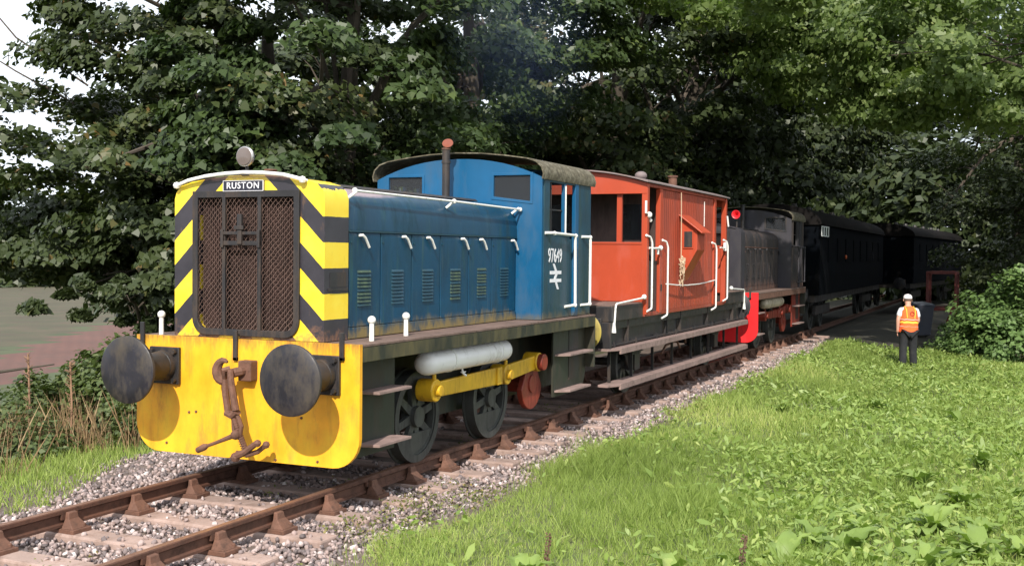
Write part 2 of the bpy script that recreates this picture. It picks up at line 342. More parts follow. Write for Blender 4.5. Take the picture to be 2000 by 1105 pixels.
def raw_mesh(name, V, faces_k, mat, var=None, parent=None, smooth=False):
    """V: (nf*k,3) array, every face has k vertices of its own"""
    k = faces_k; nf = len(V)//k; me = bpy.data.meshes.new(name)
    me.vertices.add(len(V)); me.vertices.foreach_set('co', np.ascontiguousarray(V, dtype=np.float32).ravel())
    me.loops.add(len(V)); me.loops.foreach_set('vertex_index', np.arange(len(V), dtype=np.int32))
    me.polygons.add(nf); me.polygons.foreach_set('loop_start', np.arange(0, len(V), k, dtype=np.int32)); me.polygons.foreach_set('loop_total', np.full(nf, k, dtype=np.int32))
    me.update(calc_edges=True)
    if var is not None:
        a = me.attributes.new('var', 'FLOAT', 'FACE'); a.data.foreach_set('value', np.ascontiguousarray(var, dtype=np.float32))
    me.materials.append(mat)
    o = bpy.data.objects.new(name, me); COL.objects.link(o)
    if parent: o.parent = parent
    return o
def idx_mesh(name, V, Fc, mat, var=None, parent=None):
    """V (n,3), Fc (nf,k) indices"""
    nf, k = Fc.shape; me = bpy.data.meshes.new(name)
    me.vertices.add(len(V)); me.vertices.foreach_set('co', np.ascontiguousarray(V, dtype=np.float32).ravel())
    me.loops.add(nf*k); me.loops.foreach_set('vertex_index', np.ascontiguousarray(Fc, dtype=np.int32).ravel())
    me.polygons.add(nf); me.polygons.foreach_set('loop_start', np.arange(0, nf*k, k, dtype=np.int32)); me.polygons.foreach_set('loop_total', np.full(nf, k, dtype=np.int32))
    me.update(calc_edges=True)
    if var is not None:
        a = me.attributes.new('var', 'FLOAT', 'FACE'); a.data.foreach_set('value', np.ascontiguousarray(var, dtype=np.float32))
    me.materials.append(mat)
    o = bpy.data.objects.new(name, me); COL.objects.link(o)
    if parent: o.parent = parent
    return o
def unit(a): return a/np.maximum(np.linalg.norm(a, axis=1, keepdims=True), 1e-9)
LOBED = np.array([(0, 0, 0), (.52, .18, -.05), (.27, .58, .0), (0, 1.0, -.16), (-.27, .58, .0), (-.52, .18, -.05)])
KITE = np.array([(0, 0, 0), (.34, .42, -.05), (0, 1.0, -.12), (-.34, .42, -.05)])
LANCE = np.array([(0, 0, 0), (.17, .45, -.03), (0, 1.0, -.2), (-.17, .45, -.03)])
def leaf_verts(pos, nrm, size, tmpl, rng):
    n = len(pos); nrm = unit(nrm); r = unit(rng.normal(size=(n, 3))); a = unit(np.cross(nrm, r)); b = np.cross(nrm, a)
    t = tmpl.copy(); t[:, 1] -= .4
    s = size.reshape(n, 1, 1)
    return (pos[:, None, :]+s*(a[:, None, :]*t[None, :, 0:1]+b[:, None, :]*t[None, :, 1:2]+nrm[:, None, :]*t[None, :, 2:3])).reshape(-1, 3)
def spray_points(cent, out, rad, n, rng, flatness=.35, nw=None):
    """n points in flattened clumps; returns pos, normals"""
    k = rng.integers(0, len(cent), n); c = cent[k]; o = out[k]; R = rad[k][:, None]
    d = unit(rng.normal(size=(n, 3)))*(rng.random((n, 1))**.45)
    d[:, 2] *= flatness; p = c+d*R
    hd = np.linalg.norm(d[:, :2], axis=1); p[:, 2] -= .30*(hd**2)*R[:, 0]
    a, b, e = nw or (.70, .62, .50); nr = np.array([0, 0, 1.0])*a+o*b+d*np.array([.5, .5, .2])+rng.normal(size=(n, 3))*e
    return p, nr, k

# ------------------------------------------------------------------ the ground
def sst(t): t = np.clip(t, 0, 1); return t*t*(3-2*t)
def HT(x, y):
    x = np.asarray(x, float); y = np.asarray(y, float)
    z = np.full(np.broadcast(x, y).shape, -.245)
    z = z+.10*sst((x-1.6)/.8)+.52*sst((x-2.6)/3.6)*sst((4-y)/11)-.27*sst((y-6)/12)*sst((x-2)/2)
    z = z-.14*sst((-x-2.4)/1.6)-.35*sst((-x-3.8)/2.5)-3.9*sst((-x-6)/9)
    z = z+.05*np.sin(x*1.7+y*.9)*sst((x-2.2)/2)+.035*np.sin(x*.8-y*2.1)*sst((x-2.2)/2)
    z = z+7*sst((np.hypot(x-6, y+8)-230)/500)*(x < 0)
    return z
xs = np.unique(np.concatenate([np.arange(-20, 16, .4), np.arange(-110, -20, 2.2), -110-np.geomspace(3, 1500, 34), 16+np.geomspace(.6, 1500, 40)]))
ys = np.unique(np.concatenate([np.arange(-14, 45, .5), -14-np.geomspace(.6, 400, 22), np.arange(45, 125, 2.2), 125+np.geomspace(3, 1800, 34)]))
X, Y = np.meshgrid(xs, ys); Z = HT(X, Y); nx, ny = len(xs), len(ys)
ii = np.arange(nx*ny).reshape(ny, nx); Fc = np.stack([ii[:-1, :-1], ii[:-1, 1:], ii[1:, 1:], ii[1:, :-1]], -1).reshape(-1, 4)
ground = idx_mesh('ground', np.stack([X, Y, Z], -1).reshape(-1, 3), Fc, GRND); ground['kind'] = 'structure'
for m in (SOIL, ROUGHG, FGR2, FRED, FGRN, SHADEG): ground.data.materials.append(m)
cx = (xs[:-1]+xs[1:])/2; cy = (ys[:-1]+ys[1:])/2; CX, CY = np.meshgrid(cx, cy); CX = CX.ravel(); CY = CY.ravel()
def side(a, b): return (b[0]-a[0])*(CY-a[1])-(b[1]-a[1])*(CX-a[0])
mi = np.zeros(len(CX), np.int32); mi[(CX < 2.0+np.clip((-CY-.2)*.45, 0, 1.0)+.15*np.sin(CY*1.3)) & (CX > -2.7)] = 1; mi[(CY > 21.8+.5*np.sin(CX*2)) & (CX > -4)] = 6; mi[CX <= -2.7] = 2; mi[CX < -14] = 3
sA = side((-39.8, 32.8), (-47.5, 49.6)) > 0; sB = side((-52.3, 43.8), (-73.4, 77.2)) > 0; sC = side((-54, 44.8), (-75.5, 79)) > 0
far = CX < -18
mi[far & sA] = 4; mi[far & sB] = 3; mi[far & sC] = 5
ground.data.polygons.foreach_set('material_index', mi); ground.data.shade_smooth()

# ------------------------------------------------------------------ trees
def tree(name, label, cat, base, th, tr, blobs, nleaf, mat, size, seed, tmpl=LOBED, nclump=70, crad=(.8, 1.5), group=None, flat=.35, limbs=14, keep=None, extra_twigs=(), inner=.45, bark=BARK, nw=None, lr=1):
    rng = np.random.default_rng(seed); rd = random.Random(seed)
    b = Vector((base[0], base[1], float(HT(base[0], base[1]))-.1)); root = thing(name, label, cat, b, group)
    w = np.array([bl[3]*bl[4]+bl[4]*bl[5]+bl[3]*bl[5] for bl in blobs]); w = w/w.sum()
    which = rng.choice(len(blobs), nclump, p=w); B = np.array([bl[:6] for bl in blobs])[which]
    d = unit(rng.normal(size=(nclump, 3))); rr = inner+(1-inner)*rng.random((nclump, 1))**.6
    cent = B[:, :3]+d*B[:, 3:6]*rr; out = d*np.array([1, 1, .6]); rad = rng.uniform(crad[0], crad[1], nclump)*np.minimum(1, B[:, 3:6].min(1)/1.5)
    if keep is not None: k = keep(cent, rad); cent, out, rad = cent[k], out[k], rad[k]
    p, nr, kk = spray_points(cent, out, rad, nleaf, rng, flat, nw)
    tone = rng.random(len(cent))[kk]
    if keep is not None: k = keep(p, np.zeros(len(p))); p, nr, tone = p[k], nr[k], tone[k]
    sz = size*(.55+.95*rng.random(len(p))**1.5)*1.1
    var = np.clip(.15+.55*rng.random(len(p))*.8+.35*(tone-.4)+(rng.random(len(p)) > .96)*.4, 0, 1)
    raw_mesh('crown', leaf_verts(p, nr, sz, tmpl, rng)-np.array(b), len(tmpl), mat, var, root)['kind'] = 'stuff'
    # trunk and limbs
    top = Vector((b.x+rd.uniform(-.5, .5), b.y+rd.uniform(-.5, .5), b.z+th)); pts = [b+(top-b)*t+Vector((rd.uniform(-.12, .12), rd.uniform(-.12, .12), 0))*(1 if 0 < t < 1 else 0) for t in (0, .15, .35, .6, .8, 1)]
    MB().tube([q-b for q in pts], tr, 10, [tr*1.5, tr*1.05, tr*.9, tr*.75, tr*.6, tr*.35]).build('trunk', bark, root, smooth=True)
    idx = rng.permutation(len(cent))[:limbs]
    for n_, j in enumerate(idx):
        e = Vector(cent[j]); t = rd.uniform(.35, .95); s0 = b+(top-b)*t; mid = s0.lerp(e, .5)+Vector((rd.uniform(-.4, .4), rd.uniform(-.4, .4), rd.uniform(.1, .7)))
        r0 = tr*rd.uniform(.22, .42)*lr; q = [s0, s0.lerp(mid, .5)+Vector((0, 0, .1)), mid, mid.lerp(e, .6), e]
        mb = MB().tube([v-b for v in q], r0, 6, [r0, r0*.8, r0*.6, r0*.4, r0*.15])
        for _ in range(4):
            s1 = mid.lerp(e, rd.uniform(0, .9)); e1 = s1+Vector((rd.uniform(-1, 1), rd.uniform(-1, 1), rd.uniform(-.4, .8)))*rad[j]
            mb.tube([s1-b, s1.lerp(e1, .5)-b+Vector((0, 0, .08)), e1-b], r0*.3, 4, [r0*.24, r0*.14, r0*.04])
        mb.build('limb', bark if n_ % 3 else TWIG, root, smooth=True)
    if extra_twigs:
        mb = MB()
        for tw in extra_twigs:
            q = [Vector(v) for v in tw]; m_ = len(q); mb.tube([v-b for v in q], .03, 5, [.020*(1-i/(m_))+.004 for i in range(m_)])
            for _ in range(7):
                i = rd.randrange(m_-1); s1 = q[i].lerp(q[i+1], rd.random()); e1 = s1+Vector((rd.uniform(-.5, .3), rd.uniform(-.5, .3), rd.uniform(.0, .55)))
                mb.tube([s1-b, s1.lerp(e1, .5)-b+Vector((0, 0, .04)), e1-b], .01, 4, [.008, .006, .003])
        mb.build('bare_twigs', TWIG, root)
    return root
def clear_train(p, r): return ~((p[:, 0]+r*.6 > -1.9) & (p[:, 0] < 2.6) & (p[:, 2]-.3*r < 4.4))
GL = 'dark leafy trees lining the far side of the track'
tree('sycamore_tree', 'leftmost big sycamore with bare twigs poking into the white sky', 'tree', (-8.2, 11.6), 8.5, .30,
     [(-8.5, 10.7, 5.5, 4.4, 4.3, 5.2), (-11.4, 8.4, 3.5, 3.4, 2.9, 2.3), (-9.9, 9.4, 7.6, 2.4, 2.0, 1.9), (-9.9, 9.4, 7.8, 2.0, 1.8, 1.6), (-10.4, 9.0, 2.9, 2.4, 2.0, 1.6), (-8.6, 9.4, 2.3, 2.2, 1.8, 1.3), (-11.6, 10.2, 2.9, 2.4, 2.0, 1.5), (-7.8, 8.8, 3.4, 2.8, 2.3, 2.7)], 84000, SYCB, .118, 1, group=GL, keep=clear_train, nclump=205, limbs=13, crad=(.45, 1.05),
     extra_twigs=[[(-10.5, 9.5, 6.4), (-11.3, 8.9, 7.2), (-11.9, 8.3, 7.7), (-12.2, 8.1, 8.3)], [(-10.3, 9.4, 7.4), (-11.0, 8.8, 8.1), (-11.2, 8.7, 8.8)], [(-10.8, 9.0, 4.9), (-11.8, 8.2, 5.6), (-12.5, 7.8, 6.1)], [(-10.9, 9.2, 5.4), (-12.0, 8.4, 6.3), (-12.5, 8.1, 7.0), (-12.7, 8.0, 7.5)], [(-9.3, 9.5, 8.2), (-9.7, 9.2, 8.9), (-9.8, 9.0, 9.6)], [(-9.0, 9.2, 8.0), (-9.2, 9.0, 8.8), (-9.1, 8.9, 9.3)]])
tree('sycamore_tree', 'sycamore with low drooping sprays directly behind the yellow and black radiator end', 'tree', (-5.9, 10.2), 8.5, .26,
     [(-5.4, 9.6, 6.3, 3.3, 3.0, 4.4), (-6.2, 9.0, 3.2, 2.6, 2.2, 1.8)], 48000, SYC, .122, 2, group=GL, keep=clear_train, nclump=125, crad=(.45, 1.0))
tree('sycamore_tree', 'sycamore with a low spray of leaves hanging over the red soil field', 'tree', (-8.6, 8.6), 3.4, .11,
     [(-8.0, 6.9, 1.15, 1.6, 1.4, .5), (-8.4, 7.6, 1.5, 1.2, 1.2, .5), (-7.6, 8.0, 2.0, 1.8, 1.4, 1.0)], 15000, SYCD, .12, 3, group=GL, nclump=40, crad=(.4, .8), limbs=5)
tree('sycamore_tree', 'sycamore standing behind the blue bonnet and cab with a pale forked trunk', 'tree', (-5.4, 16.2), 9, .30,
     [(-5.6, 15.2, 7.2, 4.0, 3.6, 4.6), (-6.0, 16.2, 3.6, 3.0, 3.0, 2.0)], 56000, SYC, .118, 4, group=GL, keep=clear_train, nclump=100, crad=(.7, 1.3), limbs=10)
tree('sycamore_tree', 'broad sycamore rising behind the blue cab roof and the orange van', 'tree', (-4.8, 23.5), 9.5, .30,
     [(-4.6, 22.5, 8.2, 4.2, 4.0, 4.4), (-5.2, 23.5, 4.4, 3.2, 3.5, 2.4)], 48000, SYCB, .145, 5, group=GL, keep=clear_train, nclump=100, crad=(.8, 1.5))
tree('sycamore_tree', 'tall sycamore whose boughs hang above the orange van roof and black locomotive', 'tree', (-4.6, 31), 11, .32,
     [(-3.9, 30, 8.8, 4.0, 4.4, 4.6), (-4.4, 29.5, 5.2, 3.0, 4, 2.0)], 36000, SYCD, .17, 6, group=GL, keep=clear_train, nclump=90, crad=(.9, 1.6))
tree('sycamore_tree', 'furthest of the lineside sycamores above the dark carriage roof', 'tree', (-4.4, 42), 12, .34,
     [(-3.0, 41, 10, 5.2, 5, 4.6), (-3.5, 40, 5.6, 3.4, 4, 2.4)], 24000, SYCD, .23, 7, group=GL, keep=clear_train, nclump=80, crad=(1.2, 2.0))
GB = 'background trees behind the lineside row'
for k, (bx, by, px_, r_, n_, lab) in enumerate([(-14, 19, 0, 4.2, 16000, 'background tree filling the space behind the leftmost sycamore trunk'), (-12.5, 27, 0, 4.8, 17000, 'background tree seen through gaps above the blue bonnet'),
                                          (-11.5, 37, 0, 5.2, 17000, 'background tree behind the gap over the blue cab'), (-10, 50, 0, 6, 16000, 'background tree far behind the orange van roof')]):
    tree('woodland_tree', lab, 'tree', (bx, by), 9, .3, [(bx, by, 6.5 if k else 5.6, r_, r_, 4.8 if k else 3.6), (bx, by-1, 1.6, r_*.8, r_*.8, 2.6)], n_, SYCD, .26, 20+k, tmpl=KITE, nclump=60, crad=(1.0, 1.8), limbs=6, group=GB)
def curtain(p, r): return (p[:, 1]+1.22*p[:, 2]-r*.9 > 21.2+np.clip(2.2-p[:, 0], 0, 3)*.5) & (p[:, 0]-.295*(p[:, 2]-8)+r*.3 < 7.4+np.clip(p[:, 1]+1.22*p[:, 2]-26, 0, 5)) & clear_train(p, r)
tree('ash_tree', 'big bright green ash leaning over the track at the upper right', 'tree', (10.8, 18.5), 11, .36,
     [(2.6, 14.6, 8.2, 4.6, 2.2, 1.0), (5.2, 20.6, 7.4, 3.9, 2.4, 2.3), (2.2, 22.0, 8.0, 3.0, 2.4, 2.3), (7.2, 19.6, 5.9, 1.8, 1.3, 1.2), (3.4, 20.0, 6.0, 1.9, 1.2, .9), (-.5, 17.5, 8.4, 2.6, 2.6, 1.0)], 60000, ASH, .15, 9, tmpl=KITE, nclump=210, crad=(.55, 1.0), flat=.45, limbs=9, keep=curtain, inner=.4, nw=(.35, .75, .45), lr=.35)
tree('ash_tree', 'second ash behind it whose crown roofs the line over the dark carriages', 'tree', (9.8, 25), 12, .34,
     [(3.5, 25.5, 9.6, 5.5, 3.5, 2.4), (0, 24, 9.8, 3.5, 4.0, 2.2), (2.5, 31, 9.5, 5, 4, 2.6)], 34000, ASH, .20, 10, tmpl=KITE, nclump=130, crad=(.9, 1.5), flat=.5, limbs=8, keep=curtain, inner=.1, lr=.5)
GR = 'dark trees crowding the right side beyond the bush'
for k, (bx, by, n_, lab) in enumerate([(9.2, 28.5, 26000, 'dark tree close behind the sunlit bush at the right edge'), (6.6, 36.5, 24000, 'dark tree behind the red steel frame'), (9.0, 46, 18000, 'furthest dark tree at the right of the dark carriages')]):
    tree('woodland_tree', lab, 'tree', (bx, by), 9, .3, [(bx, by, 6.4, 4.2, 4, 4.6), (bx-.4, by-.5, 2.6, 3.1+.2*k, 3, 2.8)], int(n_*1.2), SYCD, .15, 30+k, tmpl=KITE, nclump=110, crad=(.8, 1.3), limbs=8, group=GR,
         keep=lambda p, r: ~((p[:, 0]-r*.5 < 3.2) & (p[:, 2] < 5.0) & (p[:, 1] < 44)))
# far woods and hedges that read as one mass
def mass(name, label, cat, boxes, n, mat, size, seed):
    rng = np.random.default_rng(seed); bx = np.array(boxes, float); k = rng.integers(0, len(bx), n)
    p = bx[k, :3]+(unit(rng.normal(size=(n, 3)))*(.6+.4*rng.random((n, 1))))*bx[k, 3:6]
    nr = unit(p-bx[k, :3])+rng.normal(size=(n, 3))*.5+np.array([0, 0, .5])
    o = raw_mesh(name, leaf_verts(p, nr, size*rng.uniform(.6, 1.4, n), KITE, rng), 4, mat, rng.random(n)*.8); tag(o, label, cat, kind='stuff'); return o
rd = random.Random(5)
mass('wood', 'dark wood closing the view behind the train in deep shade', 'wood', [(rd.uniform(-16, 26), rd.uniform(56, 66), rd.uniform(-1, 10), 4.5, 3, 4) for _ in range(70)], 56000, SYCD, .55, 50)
hb = []
for k in range(120):
    t = k/119; x = -215+t*165; y = 75+t*190; hb.append((x+rd.uniform(-4, 4), y+rd.uniform(-4, 4), -4.6+rd.uniform(.5, 2.6), 5, 5, rd.uniform(2.5, 4.2))); hb.append((x-8+rd.uniform(-5, 5), y+10+rd.uniform(-4, 4), rd.uniform(-1, 2.5), 6, 6, rd.uniform(3, 4.5)))
mass('far_hedge', 'dark hedge line along the far top edge of the field', 'hedge', hb, 24000, SYCD, 2.0, 51)
mass('field_hedge', 'thin scrubby hedge at the near edge of the red soil field', 'hedge', [(-20+rd.uniform(-3, 3), 17+k*.9-9, -4.3+rd.uniform(-.2, .5), 1.6, 1.6, .9) for k in range(34)], 16000, BRAM, .20, 52)

# bushes
def bush(name, label, cat, c, r, n, mat, size, seed, group=None, tmpl=KITE, ncl=26, cr=(.25, .5), flat=.6, stems=8):
    rng = np.random.default_rng(seed); rd = random.Random(seed); b = Vector((c[0], c[1], float(HT(c[0], c[1]))-.03)); root = thing(name, label, cat, b, group)
    d = unit(rng.normal(size=(ncl, 3))); d[:, 2] = np.abs(d[:, 2])
    cent = np.array([0, 0, r[2]*.08])+d*np.array(r)*(.45+.55*rng.random((ncl, 1))); rad = rng.uniform(cr[0], cr[1], ncl)
    p, nr, kk = spray_points(cent, d, rad, n, rng, flat); p[:, 2] = np.maximum(p[:, 2], .02)
    var = np.clip(.1+.6*rng.random(n)+.3*(rng.random(ncl)[kk]-.4), 0, 1)
    raw_mesh('foliage', leaf_verts(p, nr, size*rng.uniform(.6, 1.3, n), tmpl, rng), len(tmpl), mat, var, root)['kind'] = 'stuff'
    mb = MB()
    for j in range(min(stems, ncl)):
        e = Vector(cent[j]); mb.tube([(e.x*.1, e.y*.1, 0), e*.5+Vector((0, 0, .1)), e], .02, 5, [.022, .015, .006])
    mb.build('stems', BARK, root); return root
bush('elder_bush', 'sunlit leafy bush at the right edge beside the dark wagons', 'bush', (6.3, 22.4), (1.55, 1.3, 2.3), 15000, BUSHM, .13, 60, ncl=60, cr=(.35, .62), stems=14)
bush('elder_bush', 'lower dark green bush in front of the red steel frame at the right', 'bush', (5.0, 24.2), (.9, .8, 1.0), 4500, BUSHM, .11, 61, ncl=20)
GBR = 'bramble bushes on the left bank'
for k, (x, y, rx, rz, n, lab) in enumerate([(-4.6, 3.7, 1.2, 1.35, 8200, 'tallest bramble bush just left of the left buffer'), (-5.7, 3.5, 1.2, 1.12, 7000, 'bramble bush with tan stalks below the red soil field'), (-6.6, 2.9, 1.2, 1.02, 6500, 'bright green bramble bush near the left edge'),
                                            (-4.9, 2.0, .8, .7, 3200, 'low bramble patch among the dry stalks'), (-7.0, 4.6, 1.3, 1.0, 5200, 'bramble bush on the bank edge against the field'), (-3.6, 3.0, .7, .95, 3600, 'small bramble bush under the left corner of the yellow beam'), (-6.2, 1.2, 1.0, .75, 4000, 'leftmost bramble bush beside the fallen branch'), (-4.4, 5.4, 1.2, 1.35, 4800, 'shadowed bramble bush behind the left buffer')]):
    bush('bramble_bush', lab, 'bush', (x, y), (rx, rx*.8, rz), n, BRAM, .075, 70+k, group=GBR, tmpl=LOBED if k < 2 else KITE, cr=(.2, .42), ncl=40)

# ------------------------------------------------------------------ railway track
trk = thing('railway_track', 'rusty bullhead railway track on concrete sleepers under the train', 'railway track', (0, 0, -.2))
prof = [(-.035, -.008), (-.028, 0), (.028, 0), (.035, -.008), (.035, -.036), (.0095, -.052), (.0095, -.112), (.030, -.122), (.030, -.142), (-.030, -.142), (-.030, -.122), (-.0095, -.112), (-.0095, -.052), (-.035, -.036)]
for sx in (-1, 1):
    mb = MB(); ysr = list(np.arange(-9, 26.01, 1.0))+list(np.arange(30, 66, 6))
    vs = [(sx*.7525+p[0], yy, p[1]+.2) for yy in ysr for p in prof]; n = len(prof)
    mb.add(vs, [(i*n+k, i*n+(k+1) % n, (i+1)*n+(k+1) % n, (i+1)*n+k) for i in range(len(ysr)-1) for k in range(n)]+[tuple(range(n)), tuple(range((len(ysr)-1)*n, len(ysr)*n))[::-1]])
    r = mb.build('rail', [RAILM, RAILTOP], trk)
    for p in r.data.polygons:
        if p.normal.z > .8 and p.center.z > .15: p.material_index = 1
slp = None; chm = None; rd = random.Random(11)
def chair_mesh():
    mb = MB(); mb.box(-.18, .18, -.10, .10, -.05+.0, -.012)
    for s in (-1, 1):
        a = [(s*.045, -.10, -.012), (s*.160, -.085, -.012), (s*.160, .085, -.012), (s*.045, .10, -.012), (s*.040, -.045, .115), (s*.075, -.045, .110), (s*.075, .045, .110), (s*.040, .045, .115), (s*.085, -.055, .06), (s*.085, .055, .06), (s*.042, .055, .06), (s*.042, -.055, .06)]
        mb.add(a, [(0, 1, 2, 3), (0, 1, 8, 11), (3, 2, 9, 10), (1, 2, 9, 8), (0, 3, 10, 11), (11, 8, 5, 4), (10, 9, 6, 7), (8, 9, 6, 5), (11, 10, 7, 4), (4, 5, 6, 7)])
    mb.cyl((.14, .05, -.012), (.14, .05, .02), .018, n=8); mb.cyl((-.14, -.05, -.012), (-.14, -.05, .02), .018, n=8)
    return mb
key = MB().box(.022, .042, -.085, .085, .055, .10)
for k in range(-10, 48):
    y = .145+.745*k
    if y > 26: break
    if slp is None:
        slp = MB().box(-1.29, 1.29, -.125, .125, -.14, .015).build('sleeper', CONC, trk, bevel=.018, loc=(0, y, 0)); s_ = slp
    else: s_ = inst(slp, parent=trk, loc=(rd.uniform(-.03, .03), y, rd.uniform(-.004, .004)))
    s_.rotation_euler = (0, rd.uniform(-.004, .004), rd.uniform(-.012, .012))
    for sx in (-1, 1):
        if chm is None: chm = chair_mesh().build('rail_chair', RUST, trk, bevel=.006, loc=(sx*.7525, y, .062)); key_o = key.build('rail_key', RAILM, chm)
        else:
            c = inst(chm, parent=trk, loc=(sx*.7525, y, .062)); c.rotation_euler = (0, 0, rd.uniform(-.03, .03)+(PI if rd.random() > .5 else 0)); kk = inst(key_o, parent=c)
        # the chair sits on the sleeper and grips the rail web
# ballast
rng = np.random.default_rng(3)
ph = (1+5**.5)/2; IV = unit(np.array([(-1, ph, 0), (1, ph, 0), (-1, -ph, 0), (1, -ph, 0), (0, -1, ph), (0, 1, ph), (0, -1, -ph), (0, 1, -ph), (ph, 0, -1), (ph, 0, 1), (-ph, 0, -1), (-ph, 0, 1)], float))
IF = np.array([(0, 11, 5), (0, 5, 1), (0, 1, 7), (0, 7, 10), (0, 10, 11), (1, 5, 9), (5, 11, 4), (11, 10, 2), (10, 7, 6), (7, 1, 8), (3, 9, 4), (3, 4, 2), (3, 2, 6), (3, 6, 8), (3, 8, 9), (4, 9, 5), (2, 4, 11), (6, 2, 10), (8, 6, 7), (9, 8, 1)])
def stones(x0, x1, y0, y1, dens, r0, r1, sparse=False):
    n = int((x1-x0)*(y1-y0)*dens); x = rng.uniform(x0, x1, n); y = rng.uniform(y0, y1, n)
    edge = 1.75+np.clip((-y-.2)*.45, 0, 1.0)+.22*np.sin(y*1.3)+.12*np.sin(y*3.7)+rng.exponential(.13, n)
    k = (x < edge) & (x > -1.7-np.clip((y+.6)*.5, 0, 1.15)-rng.exponential(.12, n)); x, y = x[k], y[k]
    ds = np.abs(((y-.145)/.745+.5) % 1-.5)*.745; ons = (ds < .135) & (np.abs(x) < 1.31) & (rng.random(len(x)) < .88); x, y = x[~ons], y[~ons]
    ds = np.abs(((y-.145)/.745+.5) % 1-.5)*.745; ch = (ds < .13) & (np.abs(np.abs(x)-.75) < .2); x, y = x[~ch], y[~ch]
    n = len(x); ds = np.abs(((y-.145)/.745+.5) % 1-.5)*.745
    z = -.232+rng.uniform(-.012, .020, n)+np.where((ds < .13) & (np.abs(x) < 1.3), .045, 0)-.03*np.clip(np.abs(x)-1.5, 0, 1)
    return np.stack([x, y, z], 1), rng.uniform(r0, r1, n)
parts = [stones(-2.9, 3.1, -4.0, 2.5, 560, .013, .031), stones(.5, 2.3, 2.5, 9, 430, .016, .032), stones(.5, 2.4, 9, 24, 190, .022, .042), stones(-3.0, -.4, 2.5, 7, 120, .022, .04)]
P0 = np.concatenate([p[0] for p in parts]); Rr = np.concatenate([p[1] for p in parts]); n = len(P0)
sc = np.stack([rng.uniform(.8, 1.35, n), rng.uniform(.7, 1.1, n), rng.uniform(.5, .9, n)], 1)*Rr[:, None]
ax = unit(rng.normal(size=(n, 3))); bx_ = unit(np.cross(ax, rng.normal(size=(n, 3)))); cx_ = np.cross(ax, bx_)
V = IV[None]*(1+rng.uniform(-.42, .35, (n, 12, 1))); V = V*sc[:, None, :]
tilt = rng.random(n)[:, None, None] < .0
V = V[..., 0:1]*ax[:, None, :]+V[..., 1:2]*bx_[:, None, :]+V[..., 2:3]*cx_[:, None, :]+P0[:, None, :]
FF = (IF[None]+(np.arange(n)*12)[:, None, None]).reshape(-1, 3)
vv = np.repeat(np.clip(rng.beta(2.2, 2.2, n)+(rng.random(n) > .93)*.3, 0, 1), 20)
o = idx_mesh('ballast', V.reshape(-1, 3), FF, STONE, vv); tag(o, 'loose grey and white crushed stone ballast around the sleepers', 'ballast', kind='stuff')

# ------------------------------------------------------------------ grass and weeds
def blades(n, pos, h, w, lean, rng):
    a = rng.uniform(0, 2*PI, n); u = np.stack([np.cos(a), np.sin(a), np.zeros(n)], 1)
    l = rng.uniform(0, 2*PI, n); ln = np.stack([np.cos(l), np.sin(l), np.zeros(n)], 1)*(lean*h*rng.random(n))[:, None]
    up = np.array([0, 0, 1.0])*h[:, None]; W_ = u*w[:, None]
    return np.stack([pos-W_, pos+W_, pos+up*.6+ln*.57+W_*.7, pos+up+ln], 1).reshape(-1, 3)
def scatter(n, x0, x1, y0, y1, rng, cond=None):
    x = rng.uniform(x0, x1, n); y = rng.uniform(y0, y1, n)
    if cond is not None: k = cond(x, y); x, y = x[k], y[k]
    return np.stack([x, y, HT(x, y)], 1)
rng = np.random.default_rng(8)
edge = lambda x, y: x > 1.85+np.clip((-y-.2)*.45, 0, 1.0)+.22*np.sin(y*1.3)+.12*np.sin(y*3.7)-rng.exponential(.12, len(x))
inview = lambda x, y: edge(x, y) & (x < 6.9+.0*y)
P = np.concatenate([scatter(112000, 1.4, 7.2, -3.2, 6, rng, inview), scatter(72000, 1.4, 7.2, 6, 22.5, rng, inview)])
n = len(P); tf = np.sin(P[:, 0]*6.1+2*np.sin(P[:, 1]*3.3))*np.sin(P[:, 1]*5.3+1.7*np.sin(P[:, 0]*4.1)); h = rng.uniform(.03, .11, n)*(1+.4*np.sin(P[:, 0]*1.9+P[:, 1]*1.1))*np.where(tf > .45, 1.75, 1); w = np.where(P[:, 1] < 6, .0028, .0055)*rng.uniform(.7, 1.5, n)
gtone = np.clip(.42+.22*np.sin(P[:, 0]*1.1+1.3*np.sin(P[:, 1]*.7))+.2*np.sin(P[:, 1]*.9+P[:, 0]*.4)*.8+rng.normal(size=n)*.2-.16*(tf > .45), 0, 1)
o = raw_mesh('grass', blades(n, P, h, w, .9, rng), 4, GRASSM, gtone); tag(o, 'short bright green grass of the verge on the right', 'grass', kind='stuff')
P = scatter(34000, -8, -1.6, -4, 5, rng, lambda x, y: x < -1.65-np.clip((y+.6)*.5, 0, 1.1)-rng.exponential(.10, len(x)))
n = len(P); o = raw_mesh('bank_grass', blades(n, P, rng.uniform(.05, .16, n), rng.uniform(.004, .007, n), .9, rng), 4, GRASSM, np.clip(.1+.8*rng.random(n), 0, 1)); tag(o, 'green grass on the left bank beside the ballast', 'grass', kind='stuff')
P = scatter(5200, -6.8, -3.3, -.2, 2.6, rng, lambda x, y: (np.sin(x*2.1)+np.sin(y*2.7+1)+rng.normal(size=len(x))*.5) > .1)
n = len(P); o = raw_mesh('dry_grass', blades(n, P, rng.uniform(.25, .85, n), rng.uniform(.003, .006, n), .6, rng), 4, DRYM, rng.random(n)); tag(o, 'tan dry grass stalks among the brambles on the left bank', 'dry grass', kind='stuff')
